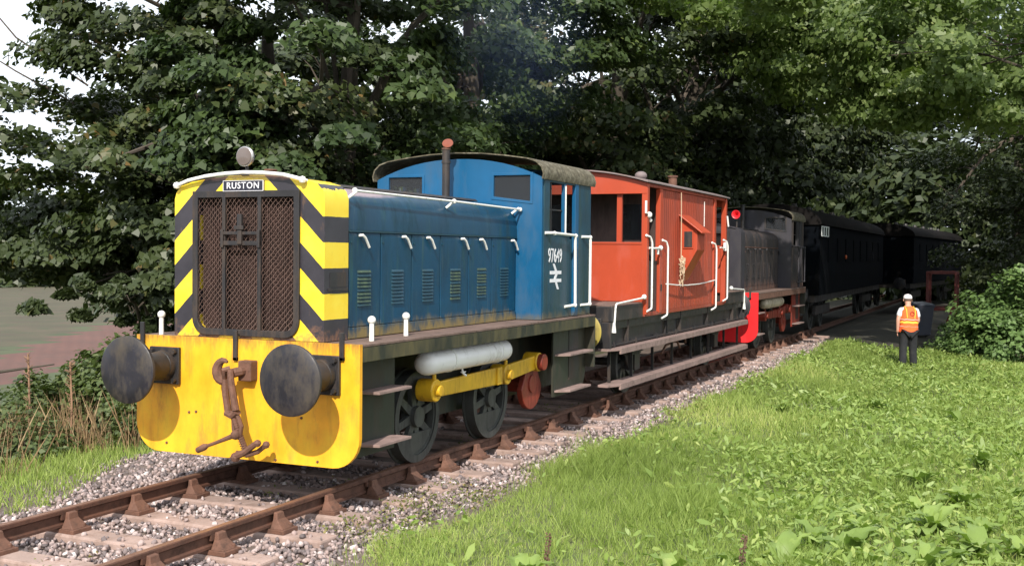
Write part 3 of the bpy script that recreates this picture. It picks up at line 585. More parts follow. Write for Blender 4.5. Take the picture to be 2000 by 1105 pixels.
# low broad leaved weeds between the grass
def weedcond(x, y): return inview(x, y) & ((np.sin(x*1.5+.5)+np.sin(y*1.1+x)*.6+rng.normal(size=len(x))*.9+.11*(y-4)+.35*(x-4)) > .2)
P = np.concatenate([scatter(24000, 1.6, 7.0, -3, 6, rng, weedcond), scatter(30000, 1.6, 7.2, 6, 23, rng, weedcond)]); n = len(P)
P[:, 2] += rng.uniform(.03, .15, n); nr = np.array([0, -.1, .7])+rng.normal(size=(n, 3))*.75
o = raw_mesh('low_weeds', leaf_verts(P, nr, rng.uniform(.04, .10, n)*np.where(rng.random(n) > .9, 1.7, 1), np.array([(0, 0, 0), (.17, .3, -.02), (.12, .75, -.08), (0, 1., -.18), (-.12, .75, -.08), (-.17, .3, -.02)]), rng), 6, DOCKM, np.clip(.15+.7*rng.random(n), 0, 1))
tag(o, 'low broad leaved weeds spread through the verge grass', 'weeds', kind='stuff')
P = np.concatenate([scatter(900, -1.3, 2.2, -3, 10, rng, lambda x, y: ((np.sin(x*2.3+1)+np.sin(y*1.9)) > 1.35) | (x > 1.6)), scatter(240, 1.1, 1.9, -.5, 1.8, rng)]); n0 = len(P)
P = np.repeat(P, 5, 0); n = len(P); P[:, :2] += rng.normal(size=(n, 2))*.05; P[:, 2] += rng.uniform(.02, .12, n)
o = raw_mesh('ballast_weeds', leaf_verts(P, rng.normal(size=(n, 3))*.6+np.array([0, 0, .8]), rng.uniform(.015, .04, n), KITE, rng), 4, IVY, rng.random(n)); tag(o, 'small weed sprigs growing through the ballast edge', 'weeds', kind='stuff')

# individual dock plants: wavy long leaves in a rosette
def dock_leaf(seed, L=.26, W_=.075):
    rd = random.Random(seed); mb = MB(); nL = 7; vs = []; fs = []
    for i in range(nL+1):
        t = i/nL; w = W_*math.sin(PI*min(1, .12+t*.88))**.7*(1-.25*t)+.004; zc = L*(.75*t-.62*t*t)*1.2; yc = L*t*(1-.08*t)
        for j, s in enumerate((-1, -.5, 0, .5, 1)): vs.append((s*w+rd.uniform(-.004, .004), yc+rd.uniform(-.003, .003), zc+.22*w*abs(s)*1.6+math.sin(t*17+s*2)*.010*abs(s)+rd.uniform(-.002, .002)))
    for i in range(nL):
        for j in range(4): a = i*5+j; fs.append((a, a+1, a+6, a+5))
    me = bpy.data.meshes.new('leaf'); me.from_pydata(vs, [], fs); me.shade_smooth(); a = me.attributes.new('var', 'FLOAT', 'FACE'); a.data.foreach_set('value', [rd.uniform(.2, .8)*.6+.15*(seed % 4)]*len(fs)); me.materials.append(DOCKM); return me
leaves = [dock_leaf(s, .20+.035*(s % 3), .045+.012*(s % 2)) for s in range(6)]
rd = random.Random(21)
spots = [(5.9, .1), (5.3, .6), (6.1, 1.2), (5.6, 1.9), (6.3, 3.0), (5.0, -.9), (4.3, -1.2), (5.5, -.6), (6.4, .7), (3.3, -1.25), (5.0, .1), (6.0, 4.3), (5.5, 3.4), (6.4, 5.6), (5.75, 1.2), (6.1, .5), (6.6, 1.8), (4.6, -.8), (5.9, 2.5), (3.2, 8.4), (4.4, 9.5), (5.6, 8.6), (5.3, -.2), (6.4, 8.0), (5.8, -.3), (6.45, 2.2)]
names = ['near the bottom right corner', 'in the lower right grass', 'at the right edge of the grass', 'in the right part of the verge', 'further up the right edge']
spots += []
spots.sort(key=lambda p: math.hypot(p[0]-CAM.x, p[1]-CAM.y))
ORD = 'nearest,second nearest,third nearest,fourth nearest,fifth nearest,sixth nearest,seventh nearest,eighth nearest,ninth nearest,tenth nearest,eleventh nearest,twelfth nearest,thirteenth nearest,fourteenth from the front,fifteenth from the front,sixteenth from the front,seventeenth from the front,eighteenth from the front,eighth furthest,seventh furthest,sixth furthest,fifth furthest,fourth furthest,third furthest,second furthest,furthest'.split(',')
for k, (x, y) in enumerate(spots):
    pr = thing('dock_plant', 'leafy dock plant in the grass, %s of them, %s' % (ORD[k], 'towards the right edge' if x > 5.2 else 'mid verge' if x > 3.8 else 'by the ballast'), 'plant', (x, y, float(HT(x, y))+.01), 'dock plants in the grass', rz=rd.uniform(0, 6))
    s = rd.uniform(.9, 1.4)
    for j in range(rd.randint(8, 12)):
        o = bpy.data.objects.new('leaf', leaves[rd.randrange(6)]); COL.objects.link(o); o.parent = pr
        o.rotation_euler = (rd.uniform(-.1, .75), rd.uniform(-.25, .25), j*2.4+rd.uniform(-.3, .3)); o.scale = (s, s, s)
for (x, y, hh, lab) in ((3.35, -1.0, .34, 'reddish dock seed stalk standing in the grass near the bottom'), (4.75, -1.15, .30, 'short brown seed stalk at the bottom of the verge')):
    pr = thing('seed_stalk', lab, 'plant', (x, y, float(HT(x, y)))); mb = MB().tube([(0, 0, 0), (.01, .01, hh*.5), (.03, 0, hh)], .006, 5)
    for k in range(50): t = rd.uniform(.35, 1); a = rd.uniform(0, 6.3); mb.ball((.02*t+math.cos(a)*.018, math.sin(a)*.018, hh*t), .007, 6)
    mb.build('stalk', paint('seed_brown', (.13, .075, .045), .8), pr)
for (pts, lab) in (([(-7.4, 2.5, .12), (-6.4, 2.9, .42), (-5.6, 3.2, .55)], 'fallen grey branch lying across the left bank below the field'),):
    mb = MB().tube(pts, .05, 7, [.035, .025, .01]); tag(mb.build('fallen_branch', BARK), lab, 'branch')
for (x, y, hh, lab) in ((-5.0, 2.2, 1.35, 'dead brown stalk standing in the brambles nearest the left edge'), (-4.4, 2.3, 1.15, 'second dead brown stalk nearer the left buffer')):
    pr = thing('dead_stalk', lab, 'plant', (x, y, float(HT(x, y)))); mb = MB().tube([(0, 0, 0), (.03, .0, hh*.5), (-.02, .02, hh)], .012, 6)
    for k in range(40): t = rd.uniform(.3, 1); a = rd.uniform(0, 6.3); mb.tube([(0, 0, hh*t), (math.cos(a)*.06, math.sin(a)*.06, hh*t+.04)], .004, 4)
    mb.build('stalk', paint('dead_stem_brown', (.26, .15, .09), .9), pr)

# ------------------------------------------------------------------ small shape helpers for the rolling stock
def text_obj(name, body, mat, parent, size, origin, xdir, ydir, depth=.004, sx=1, sy=1, spacing=1):
    cu = bpy.data.curves.new(name, 'FONT'); cu.body = body; cu.size = size; cu.extrude = depth/2; cu.resolution_u = 3; cu.space_character = spacing; cu.offset = size*.004; cu.align_x = 'CENTER'; cu.align_y = 'CENTER'
    to = bpy.data.objects.new(name, cu); COL.objects.link(to); dg = bpy.context.evaluated_depsgraph_get(); dg.update()
    me = bpy.data.meshes.new_from_object(to.evaluated_get(dg)); COL.objects.unlink(to); bpy.data.objects.remove(to)
    X_ = Vector(xdir); Y_ = Vector(ydir); Z_ = X_.cross(Y_); O_ = Vector(origin)
    for v in me.vertices: c = v.co.copy(); v.co = O_+X_*c.x*sx+Y_*c.y*sy+Z_*c.z
    me.materials.clear(); me.materials.append(mat); me.name = name
    o = bpy.data.objects.new(name, me); COL.objects.link(o); o.parent = parent; return o
def rail_tube(mb, pts, r=.014, balls=(), br=.026):
    mb.tube(pts, r, 8)
    for p in balls: mb.ball(p, br, 8)
    return mb
def bend(pts, k=3, rad=.05):
    out = [Vector(pts[0])]
    for i in range(1, len(pts)-1):
        p = Vector(pts[i]); a = (Vector(pts[i-1])-p).normalized(); b = (Vector(pts[i+1])-p).normalized()
        for j in range(k+1):
            t = j/k; out.append((p+a*rad)*(1-t)**2+2*t*(1-t)*p+(p+b*rad)*t*t)
    return out+[Vector(pts[-1])]
def buffer(parent, x, yb, s, z, r, facem, housm, L=.50, backm=None):
    """s=-1: points to -y"""
    f = MB(); yh = yb+s*L
    h = MB().cyl((x, yb, z), (x, yb+s*.03, z), .0, .0) if 0 else MB()
    h.add([], []); h.box(x-.17, x+.17, min(yb, yb+s*.035), max(yb, yb+s*.035), z-.17, z+.17)
    h.cyl((x, yb+s*.03, z), (x, yb+s*.10, z), .145, .135, 20).cyl((x, yb+s*.10, z), (x, yb+s*.30, z), .135, .118, 20).cyl((x, yb+s*.30, z), (x, yb+s*.33, z), .128, .128, 20)
    o = h.build('buffer', housm, parent, bevel=.006, smooth=True)
    st = MB().cyl((x, yb+s*.32, z), (x, yh, z), .085, .085, 18).build('buffer_stem', backm or housm, o, smooth=True)
    prof = [(s*-.035, .09), (s*-.028, r*.6), (s*-.02, r-.012), (s*-.012, r), (s*.012, r), (s*.020, r-.010), (s*.030, r*.6), (s*.036, .01)]
    hd = MB().lathe(prof, (x, yh, z), 'y', 44).build('buffer_head', [facem, backm or facem], o, smooth=True)
    for p in hd.data.polygons:
        if p.normal.y*s < -.3: p.material_index = 1
    for a in (1, -1):
        for b in (1, -1): MB().cyl((x+a*.13, yb+s*.03, z+b*.13), (x+a*.13, yb+s*.07, z+b*.13), .026, .022, 6).build('bolt', housm, o)
    return o
def coupling(parent, x, y, z, mat):
    """screw coupling hanging from a draw hook; x, y, z of hook root, front faces -y"""
    b = MB().box(x+.02, x+.16, y-.10, y+.01, z-.09, z+.09).build('drawbar_plate', mat, parent, bevel=.01)
    # hook: C shape in the x-z plane, drawn sideways as it sags to one side
    hk = MB(); pts = []
    for i in range(13):
        a = math.radians(60+i*22); pts.append((x-.075+.080*math.cos(a)*.95, y-.17, z+.0+.092*math.sin(a)))
    hk.tube(pts, .03, 8, [.012, .022, .030, .036, .04, .044, .046, .046, .044, .04, .038, .036, .034]); hk.tube([(x-.0, y-.17, z-.02), (x+.07, y-.12, z), (x+.08, y-.05, z)], .042, 8)
    hk.build('draw_hook', mat, parent, smooth=True)
    Y_ = y-.20
    sh = MB(); sh.tube([(x+.03, Y_-.02, z+.02), (x+.055, Y_-.035, z-.10), (x+.10, Y_-.03, z-.33)], .03, 8, [.028, .030, .034]); sh.tube([(x-.04, Y_+.0, z-.06), (x-.035, Y_, z-.20), (x-.005, Y_, z-.35)], .03, 8, [.026, .03, .032]); sh.tube([(x+.03, Y_-.02, z+.03), (x-.01, Y_-.05, z+.02), (x-.04, Y_, z-.06)], .026, 8)
    sh.tube([(x-.02, Y_, z-.36), (x+.05, Y_-.01, z-.385), (x+.11, Y_-.02, z-.34)], .036, 8).build('coupling_link', mat, parent, smooth=True)
    sc = MB().tube([(x+.04, Y_-.01, z-.34), (x+.10, Y_, z-.50), (x+.20, Y_+.01, z-.72)], .024, 8)
    for k in range(14): t = k/14; sc.cyl((x+.07+.11*t, Y_, z-.42-.27*t), (x+.074+.11*t, Y_, z-.43-.27*t), .029, n=8)
    sc.build('coupling_screw', mat, parent, smooth=True)
    l2 = MB().tube([(x+.11, Y_-.015, z-.38), (x+.155, Y_-.02, z-.47), (x+.13, Y_-.01, z-.56)], .020, 8).tube([(x+.05, Y_, z-.40), (x+.055, Y_, z-.50), (x+.08, Y_, z-.57)], .018, 8); l2.build('coupling_link', mat, parent, smooth=True)
    lv = MB().ball((x+.10, Y_-.03, z-.545), .045, 10).tube([(x+.10, Y_-.03, z-.545), (x-.08, Y_-.05, z-.62), (x-.20, Y_-.05, z-.665)], .016, 8, [.024, .016, .015]).tube([(x-.19, Y_-.05, z-.66), (x-.225, Y_-.05, z-.675), (x-.30, Y_-.05, z-.71)], .03, 10, [.018, .031, .027]); lv.build('coupling_lever', mat, parent, smooth=True)
    tr = MB().tube([(x+.08, Y_-.02, z-.74), (x+.20, Y_-.03, z-.69), (x+.33, Y_-.04, z-.60)], .03, 8, [.034, .030, .026]).ball((x+.09, Y_-.02, z-.745), .045, 8).ball((x+.34, Y_-.04, z-.60), .034, 8)
    tr.tube([(x+.20, Y_-.02, z-.72), (x+.30, Y_+.02, z-.685), (x+.38, Y_+.03, z-.62)], .022, 8).tube([(x+.10, Y_, z-.70), (x+.02, Y_+.04, z-.78)], .018, 6).ball((x+.38, Y_+.03, z-.62), .034, 8); tr.build('coupling_link', mat, parent, smooth=True)
def wheel(parent, x0, x1, y, r, tyrem, cm, z=None, ns=8, cw=True, crank=None):
    z = r if z is None else z; s = 1 if x1 > 0 else -1; xo = max(abs(x0), abs(x1))*s; xi = min(abs(x0), abs(x1))*s
    t = MB().lathe([(0, r-.075), (0, r), ((xi-xo)*.85, r+.004), ((xi-xo)*.86, r+.030), ((xi-xo), r+.030), ((xi-xo), r-.075)], (xo, y, z), 'x', 40, True)
    w = t.build('wheel', tyrem, parent, smooth=True)
    c = MB(); c.lathe([(-s*.015, r-.10), (-s*.015, r-.07), (-s*.09, r-.07), (-s*.09, r-.10)], (xo, y, z), 'x', 36, True)
    c.cyl((xo+s*.015, y, z), (xi, y, z), .105, .12, 20)
    for k in range(ns):
        a = 2*PI*k/ns+.2; d = (math.cos(a), math.sin(a)); q = (-d[1], d[0]); a0, a1 = .09, r-.08
        vs = []
        for (rr, w_) in ((a0, .045), (a1, .035)):
            for t_, xx in ((1, xo-s*.03), (-1, xo-s*.03), (-1, xo-s*.075), (1, xo-s*.075)): vs.append((xx, y+d[0]*rr+q[0]*w_*t_, z+d[1]*rr+q[1]*w_*t_))
        c.add(vs, [(0, 1, 5, 4), (1, 2, 6, 5), (2, 3, 7, 6), (3, 0, 4, 7)])
    if cw:
        pl = [(y+(r-.08)*math.cos(a), z+(r-.08)*math.sin(a)) for a in np.linspace(-PI*.86, -PI*.14, 12)]; c.prism(pl, 'x', xo-s*.02, xo-s*.08)
    c.build('wheel_centre', cm, w, smooth=True)
    return w

# ------------------------------------------------------------------ the two four wheel diesel shunters
COWL = [(-.82, 1.325), (-.82, 2.58), (-.80, 2.645), (-.75, 2.70), (-.62, 2.738), (-.42, 2.765), (-.2, 2.785), (0, 2.79), (.2, 2.785), (.42, 2.765), (.62, 2.738), (.75, 2.70), (.80, 2.645), (.82, 2.58), (.82, 1.325)]
def shunter(root, A, hero):
    # running gear and frames
    pl = rrect(-1.22, 1.22, .245, 1.322, .27, 7, (1, 1, 0, 0))
    pb = MB().prism(pl, 'y', -.022, .022).build('buffer_beam', A['beam'], root, bevel=.006)
    for (bx_, bz) in ((-.60, .63), (.05, .60) if 0 else (-.52, .64), (.63, .66), (-.86, .33), (-.45, .30), (.36, .27), (.80, .29), (.28, 1.0), (-.1, .52)):
        MB().cyl((bx_, -.02, bz), (bx_, -.034, bz), .014, .010, 6).build('rivet', A['beamrivet'], pb)
    MB().box(-1.2, 1.2, 5.86, 5.90, .62, 1.30).build('rear_beam', A['frame'], root, bevel=.005)
    for bx_, z0, z1 in ((-1.135, 1.20, 1.44), (-.07, 1.13, 1.40), (1.05, 1.18, 1.42)):
        MB().box(bx_-.022, bx_+.022, -.05, -.026, z0, z1).box(bx_-.022, bx_+.022, -.05, .0, z0, z0+.03).build('lamp_iron', A['black'], root, bevel=.004)
    for bx_ in (-.865, .865):
        buffer(root, bx_, -.024, -1, 1.05, .30, A['buff'], A['stock']); buffer(root, bx_, 5.90, 1, 1.05, .26, A['buff'], A['stock'], .46, A['buffback'])
    coupling(root, .0, -.02, 1.05, RUST)
    MB().box(-1.215, 1.215, .024, 5.86, 1.296, 1.318).build('footplate', A['deck'], root, bevel=.003)
    for s in (-1, 1): MB().box(s*1.19 if s > 0 else -1.212, 1.212 if s > 0 else -1.19, .026, 5.86, 1.165, 1.293).box(s*1.15-.04, s*1.15+.04, .026, 5.855, 1.165, 1.18).build('valance', A['valance'], root, bevel=.003)
    for s in (-1, 1): MB().box(s*.60-.015, s*.60+.015, .03, 5.85, .36, 1.29).build('main_frame', A['frame'], root)
    MB().box(-.55, .55, .3, 5.6, .45, 1.1).build('engine_sump', A['black'], root)
    # step panels
    for s in (-1, 1):
        m = MB().box(s*.95-.012, s*.95+.012, .26, 1.02, .27, 1.16); p = m.build('front_step_panel', A['frame'], root, bevel=.004)
        MB().cyl((s*.955, .42, .92), (s*.966, .42, .92), .04, n=12).build('cover_plate', A['black'], p)
        for z in (.845, .375): MB().prism([(s*.965, .34), (s*1.17, .40), (s*1.17, .98), (s*.965, .98)], 'z', z, z+.025).build('step', A['step'], p, bevel=.003)
        pl = rrect(4.76, 5.90, .33, 1.16, .28, 6, (0, 1, 0, 0)); p = MB().prism(pl, 'x', s*1.05-.012, s*1.05+.012).build('rear_step_panel', A['steppanel'], root, bevel=.004)
        for z, y1 in ((.835, 5.78), (.385, 5.70)): MB().prism([(s*1.065, 4.80), (s*1.22, 4.95), (s*1.22, y1), (s*1.065, y1)], 'z', z, z+.028).build('step', A['step'], p, bevel=.003)
        MB().box(s*1.064-.006, s*1.064+.006, 5.28, 5.62, .50, .80).box(s*1.064-.006, s*1.064+.006, 5.28, 5.60, .88, 1.14).build('foothold_recess', A['black'], p)
    for yw in (1.74, 3.47):
        for s in (-1, 1): wheel(root, s*.69, s*.82, yw, .46, A['wheel'], A['wheel'])
        MB().cyl((-.7, yw, .46), (.7, yw, .46), .07, n=14).build('axle', A['black'], root)
    # jackshaft with crank and coupling rod
    for s in (-1, 1):
        pl = [(4.40+.31*math.cos(a), .53+.31*math.sin(a)) for a in np.linspace(-PI*.95, -PI*.05, 14)]+[(4.50, .80), (4.44, .90), (4.36, .90), (4.30, .80)]
        MB().prism(pl, 'x', s*.86, s*.93).cyl((s*.6, 4.40, .53), (s*.95, 4.40, .53), .11, n=18).build('jackshaft_crank', A['crank'], root, bevel=.008)
        bz = [(1.74, .735), (3.47, .735), (4.40, .80)]
        rod = MB(); xo0, xo1 = (s*.955, s*1.005)
        rod.prism([(1.74, .66), (3.38, .635), (3.38, .835), (1.74, .81)], 'x', min(xo0, xo1), max(xo0, xo1)); rod.prism([(3.40, .64), (4.40, .715), (4.40, .885), (3.40, .83)], 'x', min(xo0, xo1), max(xo0, xo1))
        R_ = rod.build('coupling_rod', A['rod'], root, bevel=.012)
        for (yy, zz) in bz:
            MB().cyl((s*.84, yy, zz), (s*1.035, yy, zz), .115, n=24).build('rod_boss', A['rod'], R_, bevel=.012, smooth=True)
            MB().cyl((s*1.0, yy, zz), (s*1.085, yy, zz), .062, .055, n=16).build('crank_pin', A['rod'] if yy < 4 else A['crank'], R_, bevel=.006, smooth=True)
        MB().box(s*1.0-.01, s*1.0+.03 if s > 0 else s*1.0+.01, 3.20, 3.33, .64, .83).cyl((s*1.0, 3.47, .84), (s*1.0, 3.47, .90), .022, n=8).cyl((s*1.0, 1.74, .84), (s*1.0, 1.74, .90), .022, n=8).build('oil_cup', A['rod'], R_, bevel=.006)
        MB().cyl((s*1.0, 4.40, .80), (s*1.10, 4.40, .80), .10, n=20).build('crank_cap', A['crank'], root, bevel=.01, smooth=True)
    # air tank
    tk = MB(); prof = [(0, .02), (.015, .06), (.05, .10), (.10, .118), (.14, .122), (1.88, .122), (1.93, .116), (1.98, .09), (2.0, .05), (2.005, .01)]
    tk.lathe(prof, (1.02, 1.42, 1.025), 'y', 26); T_ = tk.build('air_tank', A['tank'], root, smooth=True)
    for yy in (1.95, 3.10): MB().lathe([(0, .1225), (0, .128), (.03, .128), (.03, .1225)], (1.02, yy, 1.025), 'y', 26, True).box(1.0, 1.04, yy, yy+.03, 1.15, 1.20).build('tank_strap', A['strap'], T_)
    MB().tube([(1.03, 2.3, .915), (1.04, 2.3, .86), (1.06, 2.34, .83)], .012, 6).box(1.03, 1.05, 2.27, 2.35, .865, .875).build('drain_cock', A['black'] if not hero else TANK, T_)
    # guard posts
    if hero:
        for (px_, py) in ((1.05, .45), (1.0, 1.16), (-1.05, .12)): MB().cyl((px_, py, 1.318), (px_, py, 1.49), .023, .021, 12).ball((px_, py, 1.505), .038, 12).build('post_knob', WHITE, root, smooth=True)
    # radiator cowl with opening
    cow = []
    for i in range(len(COWL)): cow.append(COWL[i])
    nseg = 64
    def resample(poly, n, closed=True):
        P_ = [Vector((p[0], p[1], 0)) for p in poly]; P_.append(P_[0]); L = [0]
        for a, b in zip(P_, P_[1:]): L.append(L[-1]+(b-a).length)
        return P_, L
    inn = rrect(-.575, .545, 1.375, 2.625, .14, 6, (1, 1, 0, 0)); cxx, czz = -.015, 2.0
    def raycast(poly, a):
        d = (math.cos(a), math.sin(a)); best = None
        for (p, q) in zip(poly, poly[1:]+poly[:1]):
            ex, ez = q[0]-p[0], q[1]-p[1]; den = d[0]*ez-d[1]*ex
            if abs(den) < 1e-9: continue
            t = ((p[0]-cxx)*ez-(p[1]-czz)*ex)/den; u = ((p[0]-cxx)*d[1]-(p[1]-czz)*d[0])/den
            if t > 0 and -1e-6 <= u <= 1+1e-6 and (best is None or t < best): best = t
        return (cxx+d[0]*best, czz+d[1]*best)
    angs = sorted(set([math.atan2(p[1]-czz, p[0]-cxx) for p in cow]+[math.atan2(p[1]-czz, p[0]-cxx) for p in inn]+list(np.linspace(-PI, PI, 49)[:-1])))
    out_ = [raycast(cow, a) for a in angs]; in_ = [raycast(inn, a) for a in angs]
    cw_ = MB(); n = len(angs)
    cw_.add([(p[0], .035, p[1]) for p in out_]+[(p[0], .035, p[1]) for p in in_]+[(p[0], .14, p[1]) for p in in_]+[(p[0], .42, p[1]) for p in out_],
            [(i, (i+1) % n, n+(i+1) % n, n+i) for i in range(n)]+[(n+i, n+(i+1) % n, 2*n+(i+1) % n, 2*n+i) for i in range(n)]+[(i, 3*n+i, 3*n+(i+1) % n, (i+1) % n) for i in range(n)])
    cow_o = cw_.build('radiator_cowl', A['cowl'], root, smooth=True)
    if hero:
        MB().box(.815, .824, .12, .38, 1.80, 1.93).build('hand_hole', BLACK, cow_o); MB().box(.820, .832, .09, .40, 1.765, 1.79).build('hand_hole_lip', BLACK, cow_o)
    MB().box(-.56, .53, .135, .15, 1.385, 2.62).build('radiator_back', A['core'], cow_o)
    fins = MB()
    for k in range(46): x = -.545+k*.0236; fins.box(x, x+.007, .105, .134, 1.39, 2.61)
    fins.build('radiator_fins', A['core'], cow_o)['kind'] = 'stuff'
    # grille frame
    of = rrect(-.60, .57, 1.345, 2.65, .15, 6, (1, 1, 0, 0)); nf = rrect(-.54, .51, 1.405, 2.590, .09, 6, (1, 1, 0, 0))
    gf = MB().ring(of, nf, 'y', .012, .05)
    for x in (-.245, .145): gf.box(x-.018, x+.018, .010, .045, 1.40, 2.60)
    G_ = gf.build('grille_frame', A['black'], root, bevel=.004)
    for (x0, x1) in ((-.54, -.263), (-.227, .127), (.163, .51)):
        ms = MB(); nx_ = max(4, round((x1-x0)/.026)); dx = (x1-x0)/nx_
        for c in range(nx_+1):
            vs = []; fs = []; m_ = 44; sg = 1 if c % 2 else -1
            for k in range(m_+1):
                z = 1.405+1.185*k/m_; xx = x0+c*dx+sg*(dx*.5 if k % 2 else -dx*.5); xx = min(max(xx, x0), x1)
                yo = .034+.006*math.sin(k*.9+c); vs += [(xx-.0042, yo, z), (xx+.0042, yo-.004, z)]
            ms.add(vs, [(2*k, 2*k+1, 2*k+3, 2*k+2) for k in range(m_)])
        ms.build('grille_mesh', A['mesh'], G_)['kind'] = 'stuff'
    br = MB().box(-.265, .165, -.004, .012, 2.16, 2.20).box(-.265, .165, -.006, .010, 2.255, 2.285).box(-.265, -.235, -.012, .012, 2.14, 2.30).box(.135, .165, -.012, .012, 2.14, 2.30).box(-.075, -.025, -.02, .01, 2.17, 2.44).box(-.10, -.0, -.03, -.008, 2.30, 2.335)
    br.build('lamp_bracket', A['black'], G_, bevel=.004)
    if hero:
        npl = MB().box(-.245, .188, .008, .034, 2.648, 2.738).build('nameplate', NPLATE, cow_o)
        rim = MB().ring([(-.248, 2.645), (.191, 2.645), (.191, 2.741), (-.248, 2.741)], [(-.244, 2.649), (.187, 2.649), (.187, 2.737), (-.244, 2.737)], 'y', .005, .02).build('plate_rim', LETTER, npl)
        text_obj('lettering', 'RUSTON', LETTER, npl, .082, (-.028, .005, 2.6925), (1, 0, 0), (0, 0, 1), .006, sx=1.02, sy=1.0, spacing=1.14)
        h = [(-.76, -.01, 2.705), (-.62, -.02, 2.748), (-.42, -.02, 2.783), (-.2, -.02, 2.803), (0, -.02, 2.81), (.2, -.02, 2.803), (.42, -.02, 2.783), (.56, -.02, 2.752), (.62, -.01, 2.735)]
        rail_tube(MB(), h, .017, [h[0], h[-1]], .034).tube([h[0], (-.77, .04, 2.70)], .015).tube([h[-1], (.63, .04, 2.73)], .015).build('front_handrail', WHITE, root, smooth=True)
        hl = MB().lathe([(0, .01), (.004, .05), (.008, .082), (.014, .090), (.03, .092), (.06, .078), (.10, .045), (.12, .02)], (-.018, .0, 2.955), 'y', 28).build('headlamp', LIGHTRIM, root, smooth=True)
        MB().lathe([(-.010, .005), (-.007, .04), (0, .078), (.004, .080)], (-.018, .0, 2.955), 'y', 24).build('lens', LENS, hl, smooth=True)
        MB().tube([(-.018, .05, 2.87), (-.018, .06, 2.79)], .016, 8).box(-.06, .02, .03, .09, 2.785, 2.80).build('lamp_stand', BLACK, hl)
        MB().cyl((.13, .20, 2.775), (.13, .20, 2.835), .05, n=14).cyl((.13, .20, 2.835), (.13, .20, 2.85), .06, n=14).build('filler_cap', RUST, root, bevel=.004)
    else:
        hn = MB().lathe([(.16, .010), (.05, .035), (.012, .075), (0, .092), (0, .100), (.012, .096), (.06, .055), (.14, .028), (.22, .024)], (.30, 1.75, 3.06), 'y', 22).build('horn', HORN, root, smooth=True); MB().cyl((.30, 1.85, 2.70), (.30, 1.85, 3.03), .02, n=8).build('horn_post', A['black'], hn)
    # bonnet
    bsec = [(-.79, 1.325), (-.79, 2.30), (-.815, 2.31), (-.812, 2.40), (-.80, 2.50), (-.765, 2.60), (-.69, 2.665), (-.55, 2.70), (-.3, 2.73), (0, 2.74), (.3, 2.73), (.55, 2.70), (.69, 2.665), (.765, 2.60), (.80, 2.50), (.812, 2.40), (.815, 2.31), (.79, 2.30), (.79, 1.325)]
    MB().prism(bsec, 'y', .425, 4.17).build('bonnet', A['bonnettop'], root, smooth=True)
    MB().prism([(-.40, 2.73), (.38, 2.73), (.34, 2.758), (-.36, 2.758)], 'y', .45, 4.0).build('bonnet_hatch', A['black'], root, bevel=.006)
    for s in (-1, 1): MB().box(s*.815-.008, s*.815+.008, .43, 4.16, 2.292, 2.308).build('seam_strip', A['seam'], root)
    ys_ = [.435, 1.0, 1.60, 2.21, 2.87, 3.47, 4.14]; lv = [.70, 1.315, 1.93, 2.55, 3.20, 3.81]; hy = [.61, 1.40, 1.90, 2.68, 3.14, 4.00]
    for s in (1, -1):
        for i in range(6):
            d = MB().box(s*.802-.011, s*.802+.011, ys_[i]+.008, ys_[i+1]-.008, 1.43, 2.285).build('bonnet_door', A['bonnet'], root, bevel=.006)
            if s < 0: continue
            for q in range(10):
                z = 1.615+q*.034; l = MB(); y0, y1 = lv[i]-.115, lv[i]+.115
                l.add([(.812, y0, z), (.812, y1, z), (.828, y1-.008, z+.002), (.828, y0+.008, z+.002), (.812, y0, z+.024), (.812, y1, z+.024)], [(0, 1, 2, 3), (3, 2, 5, 4), (0, 3, 4), (1, 5, 2)])
                l.build('louvre', LOUV if hero and i in (0, 3, 4) and (q+i) % 4 else A['louvre'], d)
            MB().tube([(.812, hy[i], 2.262), (.848, hy[i]+.01, 2.265), (.852, hy[i]+.05, 2.24), (.85, hy[i]+.12, 2.155)], .013, 7).build('door_handle', A['white'], d, smooth=True)
            MB().box(.812, .820, hy[i]-.03, hy[i]+.03, 2.27, 2.283).build('hinge', A['bonnet'], d)
            MB().cyl((.812, ys_[i]+.035, 2.20), (.822, ys_[i]+.035, 2.20), .010, n=6).build('rivet', A['seam'], d)
        MB().box(s*.806-.012, s*.806+.012, .435, 4.15, 1.325, 1.425).build('bonnet_skirt', A['bonnet'], root, bevel=.004)
    if hero:
        for s in (1, -1):
            hr = MB(); rail_tube(hr, [(s*.835, .50, 2.665), (s*.855, 2.43, 2.655), (s*.865, 4.14, 2.635)], .012, [(s*.835, .50, 2.665), (s*.855, 2.43, 2.655), (s*.865, 4.14, 2.635)], .028)
            for yy, dy in ((.50, -.06), (2.43, -.04), (4.14, -.06)): hr.tube([(s*.85, yy, 2.655), (s*.78, yy+dy, 2.585)], .014, 7)
            hr.build('bonnet_handrail', WHITE, root, smooth=True)
    else:
        MB().tube([(-.70, .025, 2.70), (-.3, .02, 2.79), (.35, .02, 2.78), (.70, .025, 2.70)], .012, 6).build('front_handrail', SOOT2, root)
